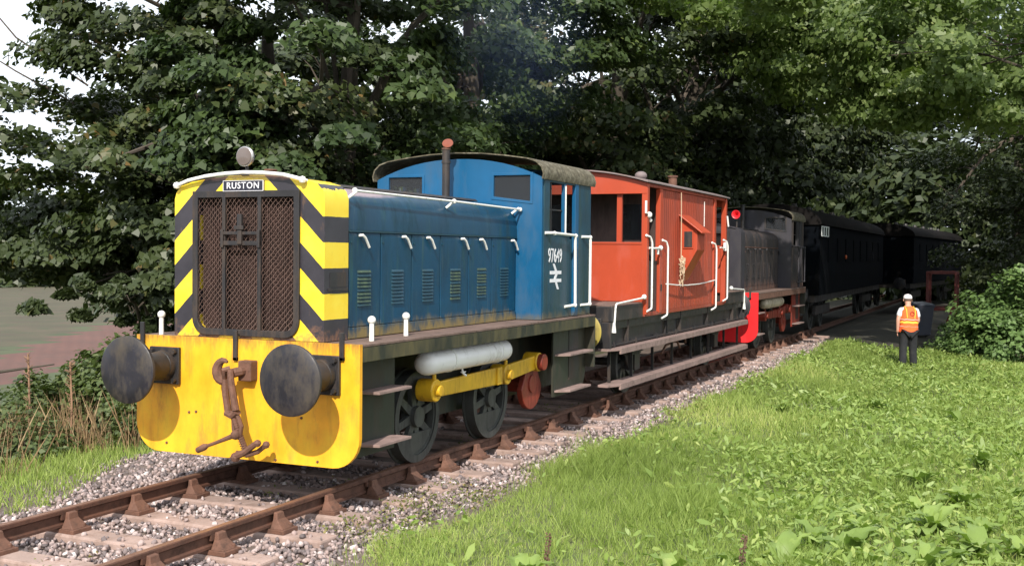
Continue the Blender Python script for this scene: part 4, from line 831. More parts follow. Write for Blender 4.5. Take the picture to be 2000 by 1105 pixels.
    # cab
    def cabwall(y, name, win, s_=0):
        """front or rear wall with two openings, x-z plane"""
        wt = []; o_ = MB(); zt = lambda x: 3.02+.24*(1-(abs(x)/1.13)**2.2)
        xs_ = [-1.13, win[0][0], win[0][1], win[1][0], win[1][1], 1.13]
        for (a, b) in ((xs_[0], xs_[1]), (xs_[2], xs_[3]), (xs_[4], xs_[5])):
            k = 6; pts = [(a, 1.325), (b, 1.325)]+[(b+(a-b)*t/k, zt(b+(a-b)*t/k)) for t in range(k+1)]; o_.prism(pts, 'y', y-.02, y+.02)
        for w in win:
            a, b, z0a, z0b, z1 = w; o_.prism([(a, 1.325), (b, 1.325), (b, z0b), (a, z0a)], 'y', y-.0195, y+.0195); k = 4; o_.prism([(a, z1), (b, z1)]+[(b+(a-b)*t/k, zt(b+(a-b)*t/k)) for t in range(k+1)], 'y', y-.0195, y+.0195)
        W_ = o_.build(name, A['cab'], root)
        for w in win:
            a, b, z0a, z0b, z1 = w; e = .022
            f_ = MB().ring([(a-.012, z0a-.012), (b+.012, z0b-.012), (b+.012, z1+.012), (a-.012, z1+.012)], [(a+e, z0a+e), (b-e, z0b+e), (b-e, z1-e), (a+e, z1-e)], 'y', y-.028, y+.028).build('window', A['winframe'], W_, bevel=.004)
            MB().box(a+e-.004, b-e+.004, y-.004, y+.004, min(z0a, z0b)+e, z1-e).build('pane', GLASS, f_) if 0 else MB().prism([(a+e-.003, z0a+e-.003), (b-e+.003, z0b+e-.003), (b-e+.003, z1-e+.003), (a+e-.003, z1-e+.003)], 'y', y-.003, y+.003).build('pane', GLASS, f_)
        return W_
    cabwall(4.20, 'cab_front', ((-.985, -.465, 2.72, 2.77, 3.07), (.475, 1.0, 2.775, 2.715, 3.07)))
    cabwall(5.84, 'cab_back', ((-.95, -.35, 2.45, 2.45, 3.05), (.30, .98, 2.40, 2.40, 3.05)))
    for s in (-1, 1):
        xa, xb = s*1.13-.015, s*1.13+.015; sd = MB()
        sd.box(xa, xb, 4.222, 4.40, 1.325, 3.03); sd.box(xa, xb, 4.402, 5.06, 1.325, 2.345); sd.box(xa, xb, 4.402, 5.30, 2.975, 3.03); sd.box(xa, xb, 5.36, 5.818, 1.325, 3.03)
        P_ = sd.build('cab_side', A['cabside'], root, bevel=.004)
        MB().box(s*1.13-.022, s*1.13+.022, 4.86, 4.92, 2.347, 2.973).build('window_pillar', A['cab'], P_, bevel=.003)
        MB().box(s*1.13-.028, s*1.13+.022, 5.24, 5.358, 1.325, 3.03).build('door_pillar', A['cab'], P_, bevel=.006)
        MB().box(s*1.13-.05, s*1.13-.02, 5.062, 5.24, 1.325, 2.30).build('cab_door', A['cabside'], P_, bevel=.003)
        MB().box(s*1.13-.02, s*1.13-.008, 4.48, 4.505, 2.347, 2.973).box(s*1.13-.02, s*1.13-.008, 4.402, 5.0, 2.64, 2.655).build('sliding_window_frame', A['black'], P_)
        if hero or s > 0:
            wm = A['white']
            hr = rail_tube(MB(), bend([(s*1.15, 4.24, 2.36), (s*1.20, 4.34, 2.362), (s*1.21, 5.09, 2.345), (s*1.215, 5.10, 1.47), (s*1.15, 4.90, 1.455)], 3, .03), .017, [(s*1.20, 4.42, 2.36), (s*1.213, 5.10, 2.34), (s*1.213, 5.10, 1.468)], .028)
            hr.build('cab_handrail', wm, P_, smooth=True)
            hr = rail_tube(MB(), bend([(s*1.15, 5.48, 2.335), (s*1.215, 5.63, 2.335), (s*1.215, 5.63, 1.46), (s*1.15, 5.46, 1.455)], 3, .03), .017, [(s*1.213, 5.63, 2.33), (s*1.213, 5.63, 1.465)], .028)
            hr.build('cab_handrail', wm, P_, smooth=True)
            MB().tube([(s*1.175, 4.84, 2.95), (s*1.175, 4.84, 2.36)], .010, 7).build('drip_rail', wm, P_)
    MB().box(-1.1, 1.1, 4.23, 5.8, 1.32, 1.36).build('cab_floor', A['black'], root)
    MB().box(-.5, .3, 4.24, 4.6, 1.36, 2.35).box(.5, .9, 5.1, 5.5, 1.36, 1.9).build('control_desk', A['black'], root)
    # roof: rounded shoulders over a shallow arch
    def roof(dx, dz): return [(-1.15-dx, 3.0-dz*.3), (-1.165-dx, 3.06), (-1.14-dx*.9, 3.14+dz*.5), (-1.07-dx*.6, 3.205+dz), (-.95, 3.245+dz), (-.67, 3.285+dz), (-.35, 3.318+dz), (0, 3.33+dz), (.35, 3.318+dz), (.67, 3.285+dz), (.95, 3.245+dz), (1.07+dx*.6, 3.205+dz), (1.14+dx*.9, 3.14+dz*.5), (1.165+dx, 3.06), (1.15+dx, 3.0-dz*.3)]
    ro, ri = roof(.012, .008), roof(-.004, -.006); m_ = len(ro); rf = MB(); y0, y1 = 4.125, 5.93
    vs = [(p[0], y0, p[1]) for p in ro]+[(p[0], y1, p[1]) for p in ro]+[(p[0], y0, p[1]) for p in ri]+[(p[0], y1, p[1]) for p in ri]
    fs = [(i, i+1, m_+i+1, m_+i) for i in range(m_-1)]+[(2*m_+i, 3*m_+i, 3*m_+i+1, 2*m_+i+1) for i in range(m_-1)]+[(i, 2*m_+i, 2*m_+i+1, i+1) for i in range(m_-1)]+[(m_+i, m_+i+1, 3*m_+i+1, 3*m_+i) for i in range(m_-1)]+[(0, m_, 3*m_, 2*m_), (m_-1, 3*m_-1, 4*m_-1, 2*m_-1)]
    rf.add(vs, fs); RF = rf.build('cab_roof', A['roof'], root, smooth=True)
    # exhaust
    ex = MB().cyl((-.03, 3.94, 2.70), (-.03, 3.94, 3.36), .047, n=16).cyl((-.03, 3.94, 3.19), (-.03, 3.94, 3.22), .055, n=16).build('exhaust_pipe', A['exhaust'], root, smooth=True)
    if hero:
        fl = MB(); a = math.radians(35)
        for sgn in (1,): fl.lathe([(-.008, .01), (-.006, .066), (.006, .066), (.008, .01)], (0, 0, 0), 'y', 18)
        F_ = fl.build('exhaust_flap', ORG, ex, smooth=True, loc=(-.005, 3.93, 3.43)); F_.rotation_euler = (math.radians(-38), math.radians(25), 0)
        MB().tube([(-.03, 3.94, 3.36), (-.05, 3.94, 3.39), (-.04, 3.94, 3.43)], .018, 8).cyl((-.03, 3.94, 3.355), (-.03, 3.94, 3.375), .055, n=14).build('flap_hinge', RUST, ex)
    else: MB().cyl((-.03, 3.94, 3.36), (-.03, 3.94, 3.38), .075, n=14).build('exhaust_cap', A['black'], ex)
    return root

loco = thing('shunting_locomotive', 'blue shunting locomotive with yellow buffer beam and black and yellow chevrons, leading the train', 'locomotive', (0, 0, 0))
A = dict(beam=YEL, beamrivet=RUST, frame=FRAME, buff=BUFF, stock=BLACK, buffback=BUFY, black=BLACK, deck=DECK, valance=VALN, step=STEPW, steppanel=FRAME, wheel=WHEEL, crank=REDM, rod=YROD, tank=TANK, strap=WHITE,
         cowl=CHEV, core=CORE, mesh=MESHM, bonnet=BLUE, bonnettop=BLUETOP, hatch=RUST, seam=TEAL, louvre=TEAL, white=WHITE, cab=CABBLUE, cabside=TEAL, cabdark=TEAL, winframe=CABBLUE, roof=MOSS, exhaust=BLACK)
shunter(loco, A, True)
txt = text_obj('number', '97649', LETTER, loco, .26, (1.149, 4.575, 2.082), (0, 1, 0), (0, 0, 1), .004, sx=.66, sy=.95, spacing=1.06)
# double arrow emblem
lg = MB(); cy_, cz_, k_ = 4.60, 1.835, .165
def L(y, z): return (cy_+y*k_, cz_+z*k_)
for z0, z1 in ((.17, .42), (-.42, -.17)): lg.prism([L(-1.1, z0), L(1.1, z0), L(1.1, z1), L(-1.1, z1)], 'x', 1.1455, 1.1495)
lg.prism([L(-.15, .42), L(.25, .42), L(-.25, .95), L(-.62, .95)], 'x', 1.1455, 1.1492); lg.prism([L(-.25, -.17), L(.15, -.17), L(.45, .17), L(.05, .17)], 'x', 1.1455, 1.1492) if 0 else lg.prism([L(-.35, -.17), L(.05, -.17), L(.35, .17), L(-.05, .17)], 'x', 1.1455, 1.1492); lg.prism([L(-.15, -.42), L(.25, -.42), L(.65, -.95), L(.28, -.95)], 'x', 1.1455, 1.1492)
lg.build('emblem', LETTER, loco)

blk = thing('shunting_locomotive', 'sooty black shunting locomotive with bright red buffer beam behind the orange van', 'locomotive', (0, 16.05, 0))
A2 = dict(A); A2.update(beam=BRED, beamrivet=BRED, buff=SOOT2, buffback=BLACK, valance=RUST, steppanel=REDM, rod=REDM, tank=TANKB, strap=TANKB, cowl=SOOT2, core=BLACK, mesh=BLACK, bonnet=SOOT, bonnettop=SOOT, hatch=BLACK, seam=RUST, louvre=SOOT, white=SOOT2, cab=SOOT2, cabside=SOOT, cabdark=SOOT, winframe=BLACK, roof=MOSS, exhaust=BLACK)
shunter(blk, A2, False)

# ------------------------------------------------------------------ the orange brake van
van = thing('brake_van', 'orange red brake van with open veranda and long wooden footboards between the two locomotives', 'railway van', (0, 6.62, 0))
VL = 8.40; B0, B1 = 1.50, 6.55      # body ends
MB().box(-1.12, 1.12, .05, VL-.05, 1.06, 1.17).build('underframe_deck', BLACK, van)
for s in (-1, 1):
    MB().box(s*1.02-.04, s*1.02+.04, .05, VL-.05, .82, 1.06).box(s*1.08-.05, s*1.08+.05, .05, VL-.05, .82, .845).build('solebar', BLACK, van, bevel=.004)
    for y in (.9, 2.9, 3.7, 5.5, 7.5): MB().box(s*1.10-.03, s*1.10+.03, y-.012, y+.012, .84, 1.20).build('solebar_stanchion', BLACK, van)
for y0 in (0, VL-.06):
    MB().box(-1.16, 1.16, y0, y0+.06, .80, 1.16).build('headstock', BLACK, van, bevel=.005)
    for bx_ in (-.865, .865): buffer(van, bx_, y0 if y0 < 1 else VL, -1 if y0 < 1 else 1, 1.05, .23 if y0 < 1 else .27, BUFF, BLACK, .46)
for (a, b) in ((.06, B0-.02), (B1+.02, VL-.06)):
    MB().box(-1.16, 1.16, a, b, 1.17, 1.385).build('ballast_weight', BLACK, van, bevel=.01); MB().box(-1.15, 1.15, a+.01, b-.01, 1.387, 1.397).build('platform_deck', DECK, van)
# end screens with wide openings
def endscreen(y, name):
    e = MB().box(-1.16, 1.115, y, y+.05, 1.40, 2.265).build(name, CONE, van, bevel=.004)
    MB().box(-1.16, 1.12, y-.012, y+.055, 2.267, 2.30).build('top_rail', CONE, e, bevel=.004)
    k = 8; MB().prism([(-1.2, 3.03), (1.2, 3.03)]+[(1.2-2.4*t/k, 3.19+.19*(1-(abs(1.2-2.4*t/k)/1.2)**2)) for t in range(k+1)], 'y', y-.012, y+.040).build('header', CONE, e, bevel=.003)
    MB().box(-.10, -.04, y-.0, y+.04, 2.30, 3.03).build('centre_bar', VIN, e) if 0 else None
    return e
endscreen(B0, 'end_screen'); endscreen(B1-.05, 'end_screen')
for s in (-1, 1):
    for y in (B0-.005, B1-.10):
        MB().box(s*1.16-.045, s*1.16+.045, y, y+.105, 1.21, 3.18).build('corner_post', CONE, van, bevel=.006)
    for (y0, y1) in ((2.20, 2.34), (5.62, 5.76)): MB().box(s*1.16-.04, s*1.16+.035, y0, y1, 1.21, 3.14).build('door_post', CONE, van, bevel=.006)
    # vertical boarding between the verandas
    bd = MB(); y = 2.345; w = .108
    while y < 5.60: bd.prism([(y, s*1.150), (y+.012, s*1.168), (y+w-.012, s*1.168), (y+w, s*1.150)], 'z', 1.24, 3.06) if 0 else bd.box(s*1.13, s*1.17, y+.006, min(y+w, 5.61)-.006, 1.24, 3.135); y += w
    b_ = bd.build('side_boards', VANS, van, bevel=.004); b_['kind'] = 'stuff'
    MB().box(s*1.115, s*1.135, 2.34, 5.62, 1.24, 3.13).build('side_backing', VANS, van)
    MB().box(s*1.15-.03, s*1.15+.03, B0, B1, 1.18, 1.238).build('bottom_rail', VANS, van, bevel=.004); MB().box(s*1.16-.04, s*1.16+.025, B0+.1, B1-.1, 3.142, 3.195).build('cant_rail', VANS, van, bevel=.004)
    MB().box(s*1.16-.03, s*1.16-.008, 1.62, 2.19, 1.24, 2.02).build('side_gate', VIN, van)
    for (y0, y1) in ((2.22, 2.34), (5.62, 5.74)): MB().box(s*1.197, s*1.205, y0+.03, y1-.03, 1.55, 1.65).build('step_hole', BLACK, van)
for y in (2.36, 5.58):
    w = MB()
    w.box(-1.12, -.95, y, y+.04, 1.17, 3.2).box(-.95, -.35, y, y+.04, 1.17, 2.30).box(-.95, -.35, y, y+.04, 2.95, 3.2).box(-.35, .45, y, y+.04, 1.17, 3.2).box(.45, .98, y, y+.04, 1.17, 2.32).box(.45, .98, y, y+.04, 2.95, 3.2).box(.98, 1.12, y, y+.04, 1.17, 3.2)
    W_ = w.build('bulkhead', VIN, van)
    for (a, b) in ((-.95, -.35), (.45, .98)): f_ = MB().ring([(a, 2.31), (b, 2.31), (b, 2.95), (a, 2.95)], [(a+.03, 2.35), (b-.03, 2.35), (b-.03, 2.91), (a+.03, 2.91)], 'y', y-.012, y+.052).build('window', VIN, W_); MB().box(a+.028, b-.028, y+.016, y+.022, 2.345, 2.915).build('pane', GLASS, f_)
MB().cyl((.30, 2.0, 1.2), (.30, 2.0, 2.15), .03, n=10).cyl((.30, 2.0, 2.15), (.30, 2.0, 2.2), .02, n=8).lathe([(0, .17), (.02, .18), (.03, .17)], (.30, 2.0, 2.18), 'z', 18).build('handbrake_wheel', WHITE, van)
MB().box(.70, .78, B0+.055, B0+.11, 2.30, 3.03).build('screen_mullion', CONE, van, bevel=.004)
for y in (B0-.06, B1-.02): pass
k = 14; arc = [(1.235-2.47*t/k, 3.195+.19*(1-(abs(1.235-2.47*t/k)/1.235)**2)) for t in range(k+1)]
RV = MB(); ro = [(x, z+.02) for x, z in arc]; m_ = len(arc); y0, y1 = B0-.10, B1+.10
RV.add([(p[0], y0, p[1]) for p in ro]+[(p[0], y1, p[1]) for p in ro]+[(p[0], y0, p[1]) for p in arc]+[(p[0], y1, p[1]) for p in arc], [(i, i+1, m_+i+1, m_+i) for i in range(m_-1)]+[(2*m_+i, 3*m_+i, 3*m_+i+1, 2*m_+i+1) for i in range(m_-1)]+[(i, 2*m_+i, 2*m_+i+1, i+1) for i in range(m_-1)]+[(m_+i, m_+i+1, 3*m_+i+1, 3*m_+i) for i in range(m_-1)]+[(0, m_, 3*m_, 2*m_), (m_-1, 3*m_-1, 4*m_-1, 2*m_-1)])
R_ = RV.build('roof', VROOF, van, smooth=True)
MB().cyl((.2, 4.3, 3.36), (.2, 4.3, 3.46), .05, n=14).ball((.2, 4.3, 3.50), .11, 14, .7).build('roof_vent', VROOF, R_, smooth=True)
MB().cyl((.2, 7.2-.9, 3.36), (.2, 6.3, 3.60), .08, n=16).cyl((.2, 6.3, 3.60), (.2, 6.3, 3.63), .10, n=16).build('stove_chimney', RUST, R_, smooth=True)
# ducket
for s in (1, -1):
    y0, y1 = 3.40, 3.92; x0, x1 = s*1.17, s*1.46
    D = MB(); sec = [(x0, 2.74), (x1, 2.52), (x1, 2.20), (x0, 1.68)]
    D.prism(sec, 'y', y0+.03, y1)
    D_ = D.build('ducket', CONE, van, bevel=.006)
    MB().prism([(s*1.168, 2.785), (s*1.56, 2.49), (s*1.56, 2.465), (s*1.168, 2.76)], 'y', y0-.06, y1+.06).build('ducket_roof', CONE, D_, bevel=.004)
    f_ = MB().box(min(s*1.225, s*1.395), max(s*1.225, s*1.395), y0+.012, y0+.034, 2.22, 2.52).build('window', CONE, D_, bevel=.003); MB().box(min(s*1.245, s*1.378), max(s*1.245, s*1.378), y0+.004, y0+.0115, 2.245, 2.50).build('pane', BLACK, f_)
# rope down the side
rp_ = MB().tube([(1.245, 3.20, 3.13), (1.25, 3.21, 2.6), (1.25, 3.22, 2.1), (1.24, 3.23, 1.72)], .008, 6).build('rope', ROPE, van)
rd = random.Random(4); kn = MB()
for k in range(26): z = 2.08-.42*rd.random(); a = rd.uniform(0, 6.28); c0 = Vector((1.26, 3.24, z)); kn.tube([c0, c0+Vector((math.cos(a)*.05, math.sin(a)*.05, rd.uniform(-.03, .03))), c0+Vector((rd.uniform(-.04, .04), rd.uniform(-.04, .04), -.09))], .011, 5)
kn.build('rope_knot', ROPE, rp_)
MB().tube([(1.19, 4.9, 3.06), (1.19, 4.9, 2.62)], .007, 5).build('cable', WHITE, van)
# white handrails
for s in (1, -1):
    for yy, ext in ((1.58, 1), (2.42, 0), (5.55, 0), (6.42, 1)):
        zb = 1.27 if ext else 1.135; zt = 2.37 if ext else 2.31
        rail_tube(MB(), bend([(s*1.20, yy-.10, zt+.03), (s*1.235, yy, zt+.01), (s*1.25, yy+.04, zt-.08), (s*1.25, yy+.04, zb+.03), (s*1.19, yy-.07, zb-.02)], 3, .03), .015, [(s*1.20, yy-.10, zt+.03)], .022).build('grab_rail', WHITE, van, smooth=True)
    rail_tube(MB(), [(s*1.23, 2.44, 1.655), (s*1.24, 3.0, 1.625), (s*1.25, 3.6, 1.61), (s*1.25, 4.4, 1.615), (s*1.24, 5.0, 1.635), (s*1.23, 5.56, 1.66)], .010).build('commode_rail', WHITE, van, smooth=True)
    MB().tube([(s*1.21, 1.60, 2.215), (s*1.23, 1.80, 2.21), (s*1.22, 2.20, 2.22)], .016, 7).ball((s*1.22, 2.15, 2.22), .04, 8).box(s*1.22-.015, s*1.22+.015, 2.0, 2.03, 2.12, 2.22).build('gate_latch', WHITE, van)
    MB().tube([(s*1.2, 1.44, 2.92), (s*1.2, 1.44, 2.74), (s*1.21, 1.52, 2.72)], .018, 7).ball((s*1.215, 1.55, 2.71), .05, 10).ball((s*1.215, 1.62, 2.63), .03, 8).build('lamp_bracket', WHITE, van, smooth=True)
    MB().tube([(s*1.22, 6.5, 2.86), (s*1.24, 6.52, 2.66)], .016, 7).build('lamp_bracket', WHITE, van, smooth=True); MB().box(s*1.22-.03, s*1.22+.02, 6.35, 6.42, 2.20, 2.36).tube([(s*1.21, 6.02, 2.26), (s*1.22, 6.36, 2.25)], .014, 6).build('gate_latch', WHITE, van)
    for (ya, yb, yc) in ((1.40, .16, .12), (VL-1.40, VL-.16, VL-.12)):
        rail_tube(MB(), bend([(s*1.20, ya, 1.47), (s*1.18, yb, 1.42), (s*1.17, yc, 1.03)], 3, .06), .014).ball((s*1.20, ya, 1.48), .04, 10).cyl((s*1.17, yc, 1.16), (s*1.17, yc, 1.02), .018, .034, 10).build('platform_rail', WHITE, van, smooth=True)
    # footboards
    for (z, y0, y1) in ((.765, -.05, VL+.02), (.265, -.05, VL+.02)):
        F_ = MB().prism([(s*1.0, y0), (s*1.14, y0), (s*1.25, y0+.25), (s*1.25, y1-.15), (s*1.18, y1), (s*1.0, y1)], 'z', z, z+.035).build('footboard', STEPW, van, bevel=.004)
        MB().prism([(s*1.232, y0+.24), (s*1.256, y0+.25), (s*1.256, y1-.15), (s*1.232, y1-.15)], 'z', z-.045, z+.034).build('footboard_lip', STEPW, F_)
    for y in (.25, 1.25, 2.3, 3.4, 4.6, 5.8, 7.0, 8.15):
        MB().box(s*1.06-.02, s*1.06+.02, y-.012, y+.012, .30, .86).box(s*1.13-.012, s*1.13+.012, y-.014, y+.014, .80, .885).build('step_hanger', BLACK, van)
    for yw in (1.70, 6.62):
        wheel(van, s*.69, s*.82, yw, .46, WHEEL, WHEEL, cw=False)
        MB().prism([(yw-.5, .82), (yw-.10, .35), (yw+.10, .35), (yw+.5, .82)], 'x', s*.90-.012, s*.90+.012).box(s*.93-.08, s*.93+.08, yw-.13, yw+.13, .36, .60).build('axle_guard', BLACK, van)
        sp = MB()
        for q in range(5): sp.box(s*.96-.04, s*.96+.04, yw-.62+q*.1, yw+.62-q*.1, .70-q*.025, .718-q*.025)
        sp.build('leaf_spring', BLACK, van)
    MB().tube([(s*1.0, 3.0, .50), (s*1.0, 3.25, .62), (s*1.0, 3.9, .66), (s*1.0, 4.1, .52)], .02, 6).tube([(s*1.0, 4.4, .74), (s*1.0, 4.45, .58)], .025, 6).build('brake_rigging', RUST, van)
for yw in (1.70, 6.62): MB().cyl((-.9, yw, .46), (.9, yw, .46), .06, n=12).build('axle', BLACK, van)

# ------------------------------------------------------------------ dark carriages standing in the shade
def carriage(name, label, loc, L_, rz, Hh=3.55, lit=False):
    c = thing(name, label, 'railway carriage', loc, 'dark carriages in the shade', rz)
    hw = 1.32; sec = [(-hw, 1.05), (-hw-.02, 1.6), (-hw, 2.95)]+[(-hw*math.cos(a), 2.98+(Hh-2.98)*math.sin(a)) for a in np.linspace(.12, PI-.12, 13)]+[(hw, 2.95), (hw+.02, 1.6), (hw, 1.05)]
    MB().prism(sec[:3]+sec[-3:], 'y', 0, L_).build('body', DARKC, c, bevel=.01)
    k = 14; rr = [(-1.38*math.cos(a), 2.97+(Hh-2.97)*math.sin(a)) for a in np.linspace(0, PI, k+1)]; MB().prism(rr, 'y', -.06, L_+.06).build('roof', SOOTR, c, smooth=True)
    MB().box(-1.2, 1.2, .1, L_-.1, .85, 1.048).build('underframe', BLACK, c)
    y = 1.4
    while y < L_-1.6:
        for s in (1, -1): f_ = MB().box(s*(hw+.018)-.012, s*(hw+.018)+.012, y, y+.95, 1.95, 2.65).build('window', DARKC, c); MB().box(s*(hw+.032)-.003, s*(hw+.032)+.003, y+.06, y+.89, 2.01, 2.59).build('pane', DARKC, f_)
        y += 1.75
    for yb in (2.6, L_-2.6):
        for s in (1, -1):
            MB().box(s*.98-.05, s*.98+.05, yb-1.3, yb+1.3, .45, .70).build('bogie_frame', BLACK, c)
            for dy in (-.9, .9): wheel(c, s*.69, s*.82, yb+dy, .45, WHEEL, WHEEL, cw=False)
    for yv in np.arange(1.5, L_-1, 2.4): MB().cyl((.35, yv, Hh-.03), (.35, yv, Hh+.07), .10, .07, 12).build('roof_ventilator', BLACK, c, smooth=True)
    for s in (-.865, .865): buffer(c, s, 0, -1, 1.05, .23, BUFF, BLACK, .46)
    return c
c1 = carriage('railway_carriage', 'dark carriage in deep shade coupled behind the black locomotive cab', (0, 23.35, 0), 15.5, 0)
f_ = MB()
for (a, b) in ((.08, .46), (.50, .88), (.92, 1.32)): f_.ring([(a, 2.66), (b, 2.66), (b, 2.94), (a, 2.94)], [(a+.035, 2.685), (b-.035, 2.685), (b-.035, 2.915), (a+.035, 2.915)], 'x', 1.35, 1.37)
f_.build('vent_frame', WFRAME, c1)
MB().lathe([(0, .01), (.004, .06), (.03, .065), (.05, .04)], (1.345, 4.8, 2.10), 'x', 14).build('marker_lamp', LAMPO, c1, smooth=True)
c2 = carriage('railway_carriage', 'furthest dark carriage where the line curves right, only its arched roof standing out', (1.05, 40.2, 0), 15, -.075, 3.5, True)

# red steel frame beside the carriages
fr = thing('steel_frame', 'dull red steel frame with cross bars half hidden in shade beside the dark carriages', 'steel frame', (4.05, 30.0, float(HT(4.05, 30))))
for dy in (0, 1.2):
    for dx in (-.42, .42): MB().box(dx-.04, dx+.04, dy-.04, dy+.04, 0, 2.05).build('upright', REDF, fr, bevel=.006)
    MB().box(-.38, .38, dy-.045, dy+.045, 1.97, 2.06).build('cross_bar', REDF, fr, bevel=.006); MB().box(-.62, .70, dy-.045, dy+.045, .82, .92).build('cross_bar', REDF, fr, bevel=.006)
for dx in (-.42, .42): MB().box(dx-.035, dx+.035, .045, 1.155, 1.97, 2.05).build('cross_bar', REDF, fr)
MB().tube([(.40, -.05, .85), (.85, -.1, 1.15)], .03, 6).tube([(.30, -.05, .80), (.12, -.1, .30)], .03, 6).build('brace', REDF, fr)

# wheelie bin behind the person
bn = thing('wheelie_bin', 'slate grey wheelie bin standing in the shade beyond the person in the orange vest', 'bin', (3.52, 29.2, float(HT(3.52, 29.2))+.01), rz=.5)
s0, s1 = .22, .29
MB().add([(-s0, -s0, .06), (s0, -s0, .06), (s0, s0, .06), (-s0, s0, .06), (-s1, -s1, .98), (s1, -s1, .98), (s1, s1, .98), (-s1, s1, .98)], [(0, 1, 2, 3), (4, 5, 6, 7), (0, 1, 5, 4), (1, 2, 6, 5), (2, 3, 7, 6), (3, 0, 4, 7)]).box(-s1-.02, s1+.02, -s1-.02, s1+.02, .93, .985).build('body', BINM, bn, bevel=.02)
MB().add([(-s1-.03, -s1-.05, .99), (s1+.03, -s1-.05, .99), (s1+.03, s1+.04, .99), (-s1-.03, s1+.04, .99), (-s1+.02, -s1, 1.04), (s1-.02, -s1, 1.04), (s1-.02, s1, 1.09), (-s1+.02, s1, 1.09)], [(0, 1, 2, 3), (4, 5, 6, 7), (0, 1, 5, 4), (1, 2, 6, 5), (2, 3, 7, 6), (3, 0, 4, 7)]).build('lid', BINM, bn, bevel=.015)
MB().tube([(-.22, s1+.04, 1.0), (-.2, s1+.10, 1.0), (.2, s1+.10, 1.0), (.22, s1+.04, 1.0)], .015, 7).build('handle', BINM, bn)
for s in (-1, 1): MB().cyl((s*.24, .22, .10), (s*.29, .22, .10), .10, n=18).build('wheel', BOOT, bn)

# ------------------------------------------------------------------ the person
def skin_obj(name, J, Ed, mat, parent, sub=1, root=0):
    me = bpy.data.meshes.new(name); names = list(J); me.from_pydata([J[k][:3] for k in names], [(names.index(a), names.index(b)) for a, b in Ed], [])
    o = bpy.data.objects.new(name, me); COL.objects.link(o); o.parent = parent
    md = o.modifiers.new('skin', 'SKIN'); md.use_smooth_shade = True; md.branch_smoothing = .5
    if not me.skin_vertices: me.skin_vertices.new() if hasattr(me.skin_vertices, 'new') else None
    sv = me.skin_vertices[0].data
    for i, k in enumerate(names): r = J[k][3]; sv[i].radius = r if isinstance(r, tuple) else (r, r); sv[i].use_root = (i == root)
    sb = o.modifiers.new('sub', 'SUBSURF'); sb.levels = sub; sb.render_levels = sub
    dg = bpy.context.evaluated_depsgraph_get(); dg.update(); m2 = bpy.data.meshes.new_from_object(o.evaluated_get(dg)); o.modifiers.clear(); o.data = m2; m2.name = name; m2.materials.clear(); m2.materials.append(mat); m2.shade_smooth(); return o
pz = float(HT(4.0, 19.2))
per = thing('person', 'person in an orange hi-vis vest and white cap standing on the verge, seen from behind', 'person', (4.0, 19.2, pz-.03), rz=.42)
# faces +y locally; left arm (image left) hangs to the hip
SC = 1.0
J = dict(pelvis=(0, 0, .90, (.155, .115)), waist=(0, .01, 1.04, (.14, .10)), chest=(0, .03, 1.25, (.165, .115)), upper=(0, .04, 1.38, (.13, .10)), neck=(.0, .075, 1.465, .058), head0=(0, .10, 1.53, .072), head1=(0, .125, 1.605, (.082, .092)), head2=(0, .13, 1.68, .062),
         shl=(-.175, .04, 1.385, .068), ell=(-.255, -.01, 1.12, .048), wrl=(-.245, .02, .90, .034), hal=(-.24, .045, .84, .040), shr=(.175, .04, 1.385, .068), elr=(.235, .06, 1.12, .048), wrr=(.17, .24, 1.0, .034), har=(.14, .31, .99, .040),
         hpl=(-.095, 0, .86, .10), knl=(-.11, .02, .48, .068), anl=(-.12, -.03, .10, .048), ftl=(-.13, .10, .045, .042), hpr=(.095, 0, .86, .10), knr=(.12, .05, .48, .068), anr=(.14, .02, .10, .048), ftr=(.15, .15, .045, .042))
E_ = [('pelvis', 'waist'), ('waist', 'chest'), ('chest', 'upper'), ('upper', 'neck'), ('neck', 'head0'), ('head0', 'head1'), ('head1', 'head2'), ('upper', 'shl'), ('shl', 'ell'), ('ell', 'wrl'), ('wrl', 'hal'), ('upper', 'shr'), ('shr', 'elr'), ('elr', 'wrr'), ('wrr', 'har'), ('pelvis', 'hpl'), ('hpl', 'knl'), ('knl', 'anl'), ('anl', 'ftl'), ('pelvis', 'hpr'), ('hpr', 'knr'), ('knr', 'anr'), ('anr', 'ftr')]
body = skin_obj('body', J, E_, SKIN, per, 2)
def finger(nm, pts, r): return skin_obj(nm, {str(i): (*p, r*(1-.1*i)) for i, p in enumerate(pts)}, [(str(i), str(i+1)) for i in range(len(pts)-1)], SKIN, per, 1)
for hx, hy_, hz, s in ((-.24, .05, .83, 1), (.14, .33, .985, -1)):
    for q in range(4):
        dx = -.024+.016*q; l = (.060, .072, .070, .055)[q]
        if s == 1: pts = [(hx+dx*.4, hy_+dx, hz), (hx+dx*.5, hy_+dx*1.15, hz-l*.55), (hx+.012+dx*.5, hy_+dx*1.1, hz-l)]
        else: pts = [(hx+dx, hy_, hz), (hx+dx, hy_+l*.6, hz-.005), (hx+dx, hy_+l*.8, hz-.035)]
        finger('finger', pts, .0095)
    finger('thumb', [(hx+.01, hy_+.025, hz+.03), (hx+.025, hy_+.055, hz), (hx+.025, hy_+.06, hz-.03)], .011)
Jt = dict(p=(0, 0, .93, (.170, .130)), hl=(-.10, 0, .84, .115), kl=(-.112, .02, .48, .092), al=(-.122, -.025, .09, .088), hr=(.10, 0, .84, .115), kr=(.122, .05, .48, .092), ar=(.142, .02, .09, .088))
skin_obj('trousers', Jt, [('p', 'hl'), ('hl', 'kl'), ('kl', 'al'), ('p', 'hr'), ('hr', 'kr'), ('kr', 'ar')], TROU, per, 2)
